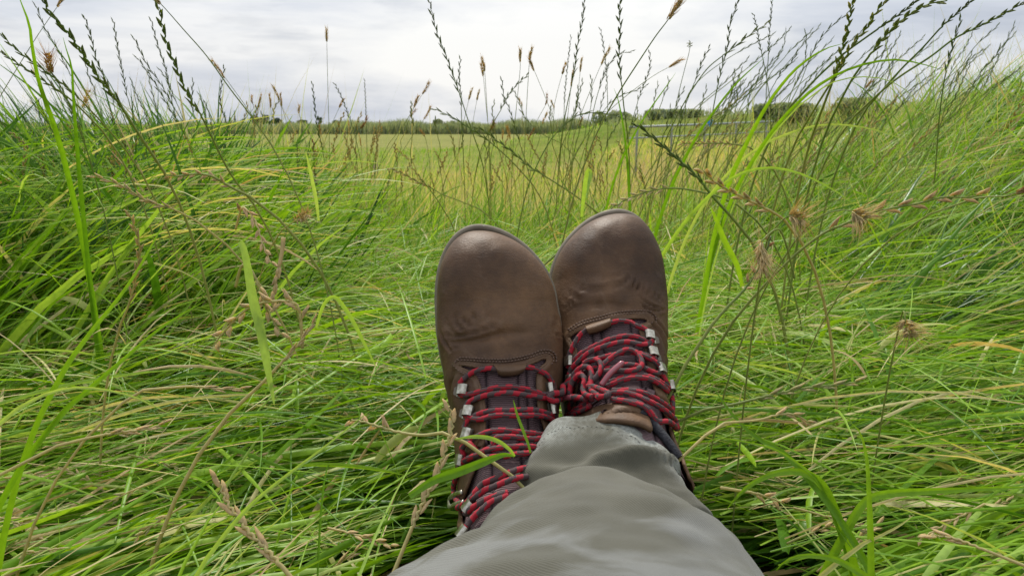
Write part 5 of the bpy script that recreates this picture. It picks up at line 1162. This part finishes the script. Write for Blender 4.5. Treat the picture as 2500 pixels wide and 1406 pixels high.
LF = [ # label, Y0, Y1, width mm, tint, face, pts
 ('upright broad green blade with a rusty tip, upper left', .75,.8,5.5,.42,.8,[(154,92),(163,125),(175,165),(178,215),(182,280)]),
 ('broad yellow-green blade cut by the top left corner', .7,.8,6.5,.55,.8,[(42,-20),(60,30),(72,60),(78,110),(95,200),(130,300)]),
 ('broad green blade arching up to the right at the upper right', .72,.9,6.0,.62,.85,[(2055,108),(2020,118),(1980,140),(1940,172),(1905,212),(1870,262),(1830,335),(1790,420)]),
 ('long green blade arching over and down to the right at the upper right', .72,.9,5.0,.58,.8,[(2302,172),(2255,158),(2200,147),(2150,149),(2085,165),(2020,195),(1960,240),(1890,315),(1820,420)]),
 ('thin whitish blade curling over beneath the long arching one', .75,.85,2.2,.76,.8,[(2252,272),(2232,240),(2190,206),(2140,190),(2080,190),(2020,208),(1950,260)]),
 ('straight green blade pointing up right, left of the tall dark stalk', .85,.95,5.0,.5,.8,[(1868,140),(1820,182),(1788,215),(1745,270),(1700,335),(1650,430)]),
 ('narrow green blade pointing up right above the right boot', .95,1.05,4.0,.5,.8,[(1650,178),(1622,218),(1585,270),(1552,322),(1520,385)]),
 ('short leaning green blade standing alone on the skyline above the right boot', .95,1.0,4.5,.4,.8,[(1499,217),(1508,240),(1515,272),(1522,310)]),
 ('pale dry grey-green leaf hanging beside the dark red-brown seed spike', .98,1.02,5.0,.77,.9,[(746,370),(752,395),(762,440),(772,490),(778,540)]),
 ('widest pale leaf hanging straight down, left of the boots', .56,.58,7.5,.735,.97,[(670,990),(658,925),(645,850),(630,780),(616,722),(604,650),(594,605),(585,590)]),
 ('white-veined blade arched over the mat at the left', .50,.46,3.4,.77,.8,[(432,1016),(390,998),(330,970),(265,953),(190,946),(110,962),(40,1000)]),
 ('broad green blade lying across the laces of the left boot', .455,.40,6.0,.50,.85,[(1257,1114),(1230,1110),(1190,1124),(1150,1140),(1110,1155),(1060,1172),(1000,1210)]),
 ('pale green blade curving over the lace hooks of the left boot', .462,.475,3.0,.70,.85,[(1108,1073),(1150,1066),(1190,1068),(1222,1080),(1245,1098),(1256,1114)]),
 ('thin pointed blade sticking up in front of the laces of the left boot', .49,.47,2.2,.60,.8,[(1253,975),(1262,1010),(1275,1045),(1290,1085),(1295,1105)]),
 ('curled pale blade standing between the boots and the crest', .95,1.0,6.0,.72,.8,[(1432,482),(1437,450),(1442,425),(1436,416),(1430,440),(1425,480),(1420,530)]),
 ('broad green blade arching left beside the trouser leg', .50,.50,8.0,.60,.9,[(1775,1242),(1802,1210),(1840,1178),(1895,1155),(1955,1152),(2005,1180),(2040,1250)]),
 ('long green blade arching far right from the tuft at the lower right', .52,.50,6.5,.62,.9,[(2520,1188),(2420,1192),(2330,1196),(2240,1200),(2160,1206),(2115,1222),(2085,1262)]),
 ('green blade arching over at the bottom edge, right of the trousers', .44,.43,7.0,.62,.9,[(1895,1392),(1920,1368),(1965,1356),(2030,1362),(2080,1385),(2130,1420)]),
 ('pointed green blade rising up left from the right-hand mat', .56,.52,5.5,.50,.85,[(1740,942),(1775,995),(1820,1045),(1870,1082),(1895,1092)]),
 ('thin bright green stem bending over at the right of the trousers', .50,.50,2.4,.64,.8,[(1722,1120),(1728,1085),(1745,1070),(1800,1075),(1870,1090),(1920,1112),(1990,1165),(2020,1220)]),
 ('yellowed blade lying at the lower right', .48,.46,4.0,.84,.85,[(2232,1255),(2200,1280),(2160,1302),(2110,1325)]),
 ('small bright green blade curling down at the lower right', .48,.47,5.0,.66,.85,[(2078,1032),(2098,1052),(2108,1080),(2116,1120),(2120,1170)]),
 ('long blade arching from the straw spike to the right, right of the boots', .68,.75,4.4,.70,.8,[(2105,520),(2060,480),(2000,445),(1940,420),(1870,410),(1800,428),(1740,470)]),
 ('bent pale blade folding down beside the fuzzy heads', .66,.68,5.5,.69,.85,[(1735,505),(1770,590),(1800,650),(1812,700)]),
 ('yellow-green blade arching through the right bank', .9,1.0,4.5,.78,.8,[(2230,350),(2170,328),(2110,312),(2050,305),(1990,308),(1930,325),(1870,350)]),
 ('fresh narrow blade crossing the dark hollow upward at the left', .56,.52,4.5,.60,.8,[(410,525),(370,600),(330,670),(280,740),(230,800),(170,880)]),
 ('pair-leaf blade pointing up right over the left mat', .54,.50,4.6,.56,.8,[(500,735),(440,770),(380,810),(310,870),(240,930),(160,1000)]),
 ('fine yellow-green blade lying long across the lower left', .46,.42,3.2,.74,.8,[(905,1000),(800,1085),(700,1160),(620,1225),(560,1290),(500,1370)]),
 ('fresh green blade bowing down to the right, left of the left boot', .60,.60,3.6,.70,.85,[(920,900),(890,840),(865,790),(840,750),(815,725),(790,745),(772,800)]),
]
for lb, y0, y1, wd_, ti, fc, pts in LF: leaf(lb, pts, y0, y1, wd_, ti, fc, extend=not any(k in lb for k in ('laces', 'hooks', 'widest', 'bowing', 'hanging', 'curled pale', 'bent pale')))
# the many alike ones, each still a plant of its own
def many(n, xr, yr, lean, ln, Y, label, group, tint, kind='rye', sp=(.0095, .0018), r=.00065, hd=(.35, .6), seed=0, sag=.12):
    rg = np.random.default_rng(seed)
    for _ in range(n):
        x, y = rg.uniform(*xr), rg.uniform(*yr); le = rg.uniform(*lean); L_ = rg.uniform(*ln); Y_ = rg.uniform(*Y); c_ = rg.normal(0, sag)
        pts = [(x - (le * u + c_ * u * (1 - u) * 2) * L_ * .8 + rg.normal(0, 2.0), y + u * L_ * (.75 if abs(le) > .7 else 1)) for u in np.linspace(0, 1, 7)]
        stalk(kind, label, pts, Y_, Y_ * 1.05, r * Y_ / 1.3, rg.uniform(*hd), (rg.uniform(*tint[0]), rg.uniform(*tint[1])), group, sp=(sp[0] * rg.uniform(.8, 1.2) * Y_ / 1.2, sp[1] * rg.uniform(.8, 1.3) * Y_ / 1.3), rg=rg, awn=.010, spread=.17 if kind == 'rye' else .15, nawn=34)
D2 = ((0, .2), (.0, .3)); S2 = ((.4, .8), (.5, .85))
many(26, (-10, 500), (150, 310), (-.75, -.2), (150, 260), (1.2, 1.8), 'slim ryegrass stalk in the left-hand cluster, leaning left against the lower sky', 'ryegrass stalks leaning left over the left bank', D2, seed=1)
many(22, (0, 560), (300, 400), (-1.1, .3), (90, 200), (1.1, 1.6), 'straw-coloured seed stalk tangled in the grass tops of the left bank', 'seed stalks in the grass tops of the left bank', S2, sp=(.010, .0030), seed=2)
many(22, (560, 1380), (240, 330), (-.4, .4), (120, 200), (1.9, 2.8), 'slender grass stalk standing on the crest against the reeds and field', 'slender stalks on the crest', ((.2, .7), (.1, .8)), sp=(.009, .0022), seed=3)
many(20, (1380, 1820), (170, 290), (.1, .6), (110, 200), (1.6, 2.4), 'slender dark ryegrass stalk right of centre against the lower sky', 'ryegrass stalks right of centre', D2, seed=4)
many(62, (1780, 2510), (60, 270), (.5, 1.15), (180, 300), (1.4, 2.3), 'slim ryegrass stalk in the dense stand on the right, leaning right against the sky', 'ryegrass stalks leaning right over the right bank', D2, seed=5, sag=.2)
many(24, (1700, 2500), (230, 400), (.6, 1.4), (120, 220), (1.2, 1.9), 'straw-coloured seed stalk among the green tops of the right bank', 'seed stalks in the grass tops of the right bank', S2, sp=(.011, .0028), seed=6)
many(44, (600, 1560), (320, 440), (-.7, .7), (80, 160), (1.9, 2.7), 'thin straw seed stalk seen against the pale field behind the boots', 'straw seed stalks against the field', ((.5, .9), (.5, .9)), sp=(.008, .0022), r=.0007, seed=7, sag=.3)
many(14, (600, 1450), (230, 330), (-.3, .5), (80, 150), (1.9, 2.6), 'small tan barley head on a hair-thin stem near the reed line', 'small barley heads near the reed line', ((.3, .8), (.78, .95)), kind='barley', hd=(.16, .24), r=.0005, seed=8)
# dry seed spikes lying on the mats
def lying(n, xr, yr, label, group, seed, ang=(-25, 40), zs=.125):
    rg = np.random.default_rng(seed)
    for _ in range(n):
        x, y = rg.uniform(*xr), rg.uniform(*yr); d = ray(x, y); Y_ = (zs + (.03 if y < 900 else 0) - CAM[2]) / d[2] * d[1]; Y_ = min(Y_, 1.5); L_ = rg.uniform(70, 150) * .75 / Y_; a_ = math.radians(rg.uniform(*ang)) + (math.pi if rg.random() < .3 else 0)
        pts = [(x - math.cos(a_) * u * L_ + rg.normal(0, 1.5), y + math.sin(a_) * u * L_ + 14 * u * u) for u in np.linspace(0, 1, 5)]
        if inpoly(np.array(pts), LEGMASK).any(): continue
        stalk('straw', label, pts, Y_, Y_ * (.985 if math.sin(a_) > 0 else 1.02), .0008, rg.uniform(.55, .9), (rg.uniform(.6, .82), rg.uniform(.55, .78)), group, sp=(.0105 * rg.uniform(.8, 1.3), .0030 * rg.uniform(.8, 1.2)), rg=rg, spread=rg.uniform(.15, .4), extend=False)
lying(15, (20, 1000), (900, 1380), 'short dry seed spike lying on the flattened grass left of the legs', 'dry seed spikes on the left mat', 11)
lying(15, (1750, 2480), (620, 1360), 'short dry seed spike lying on the flattened grass right of the legs', 'dry seed spikes on the right mat', 12)
lying(22, (560, 1040), (560, 880), 'short pale seed spike lying in the tangle left of the left boot', 'dry seed spikes in the tangle', 13, ang=(-60, 70))
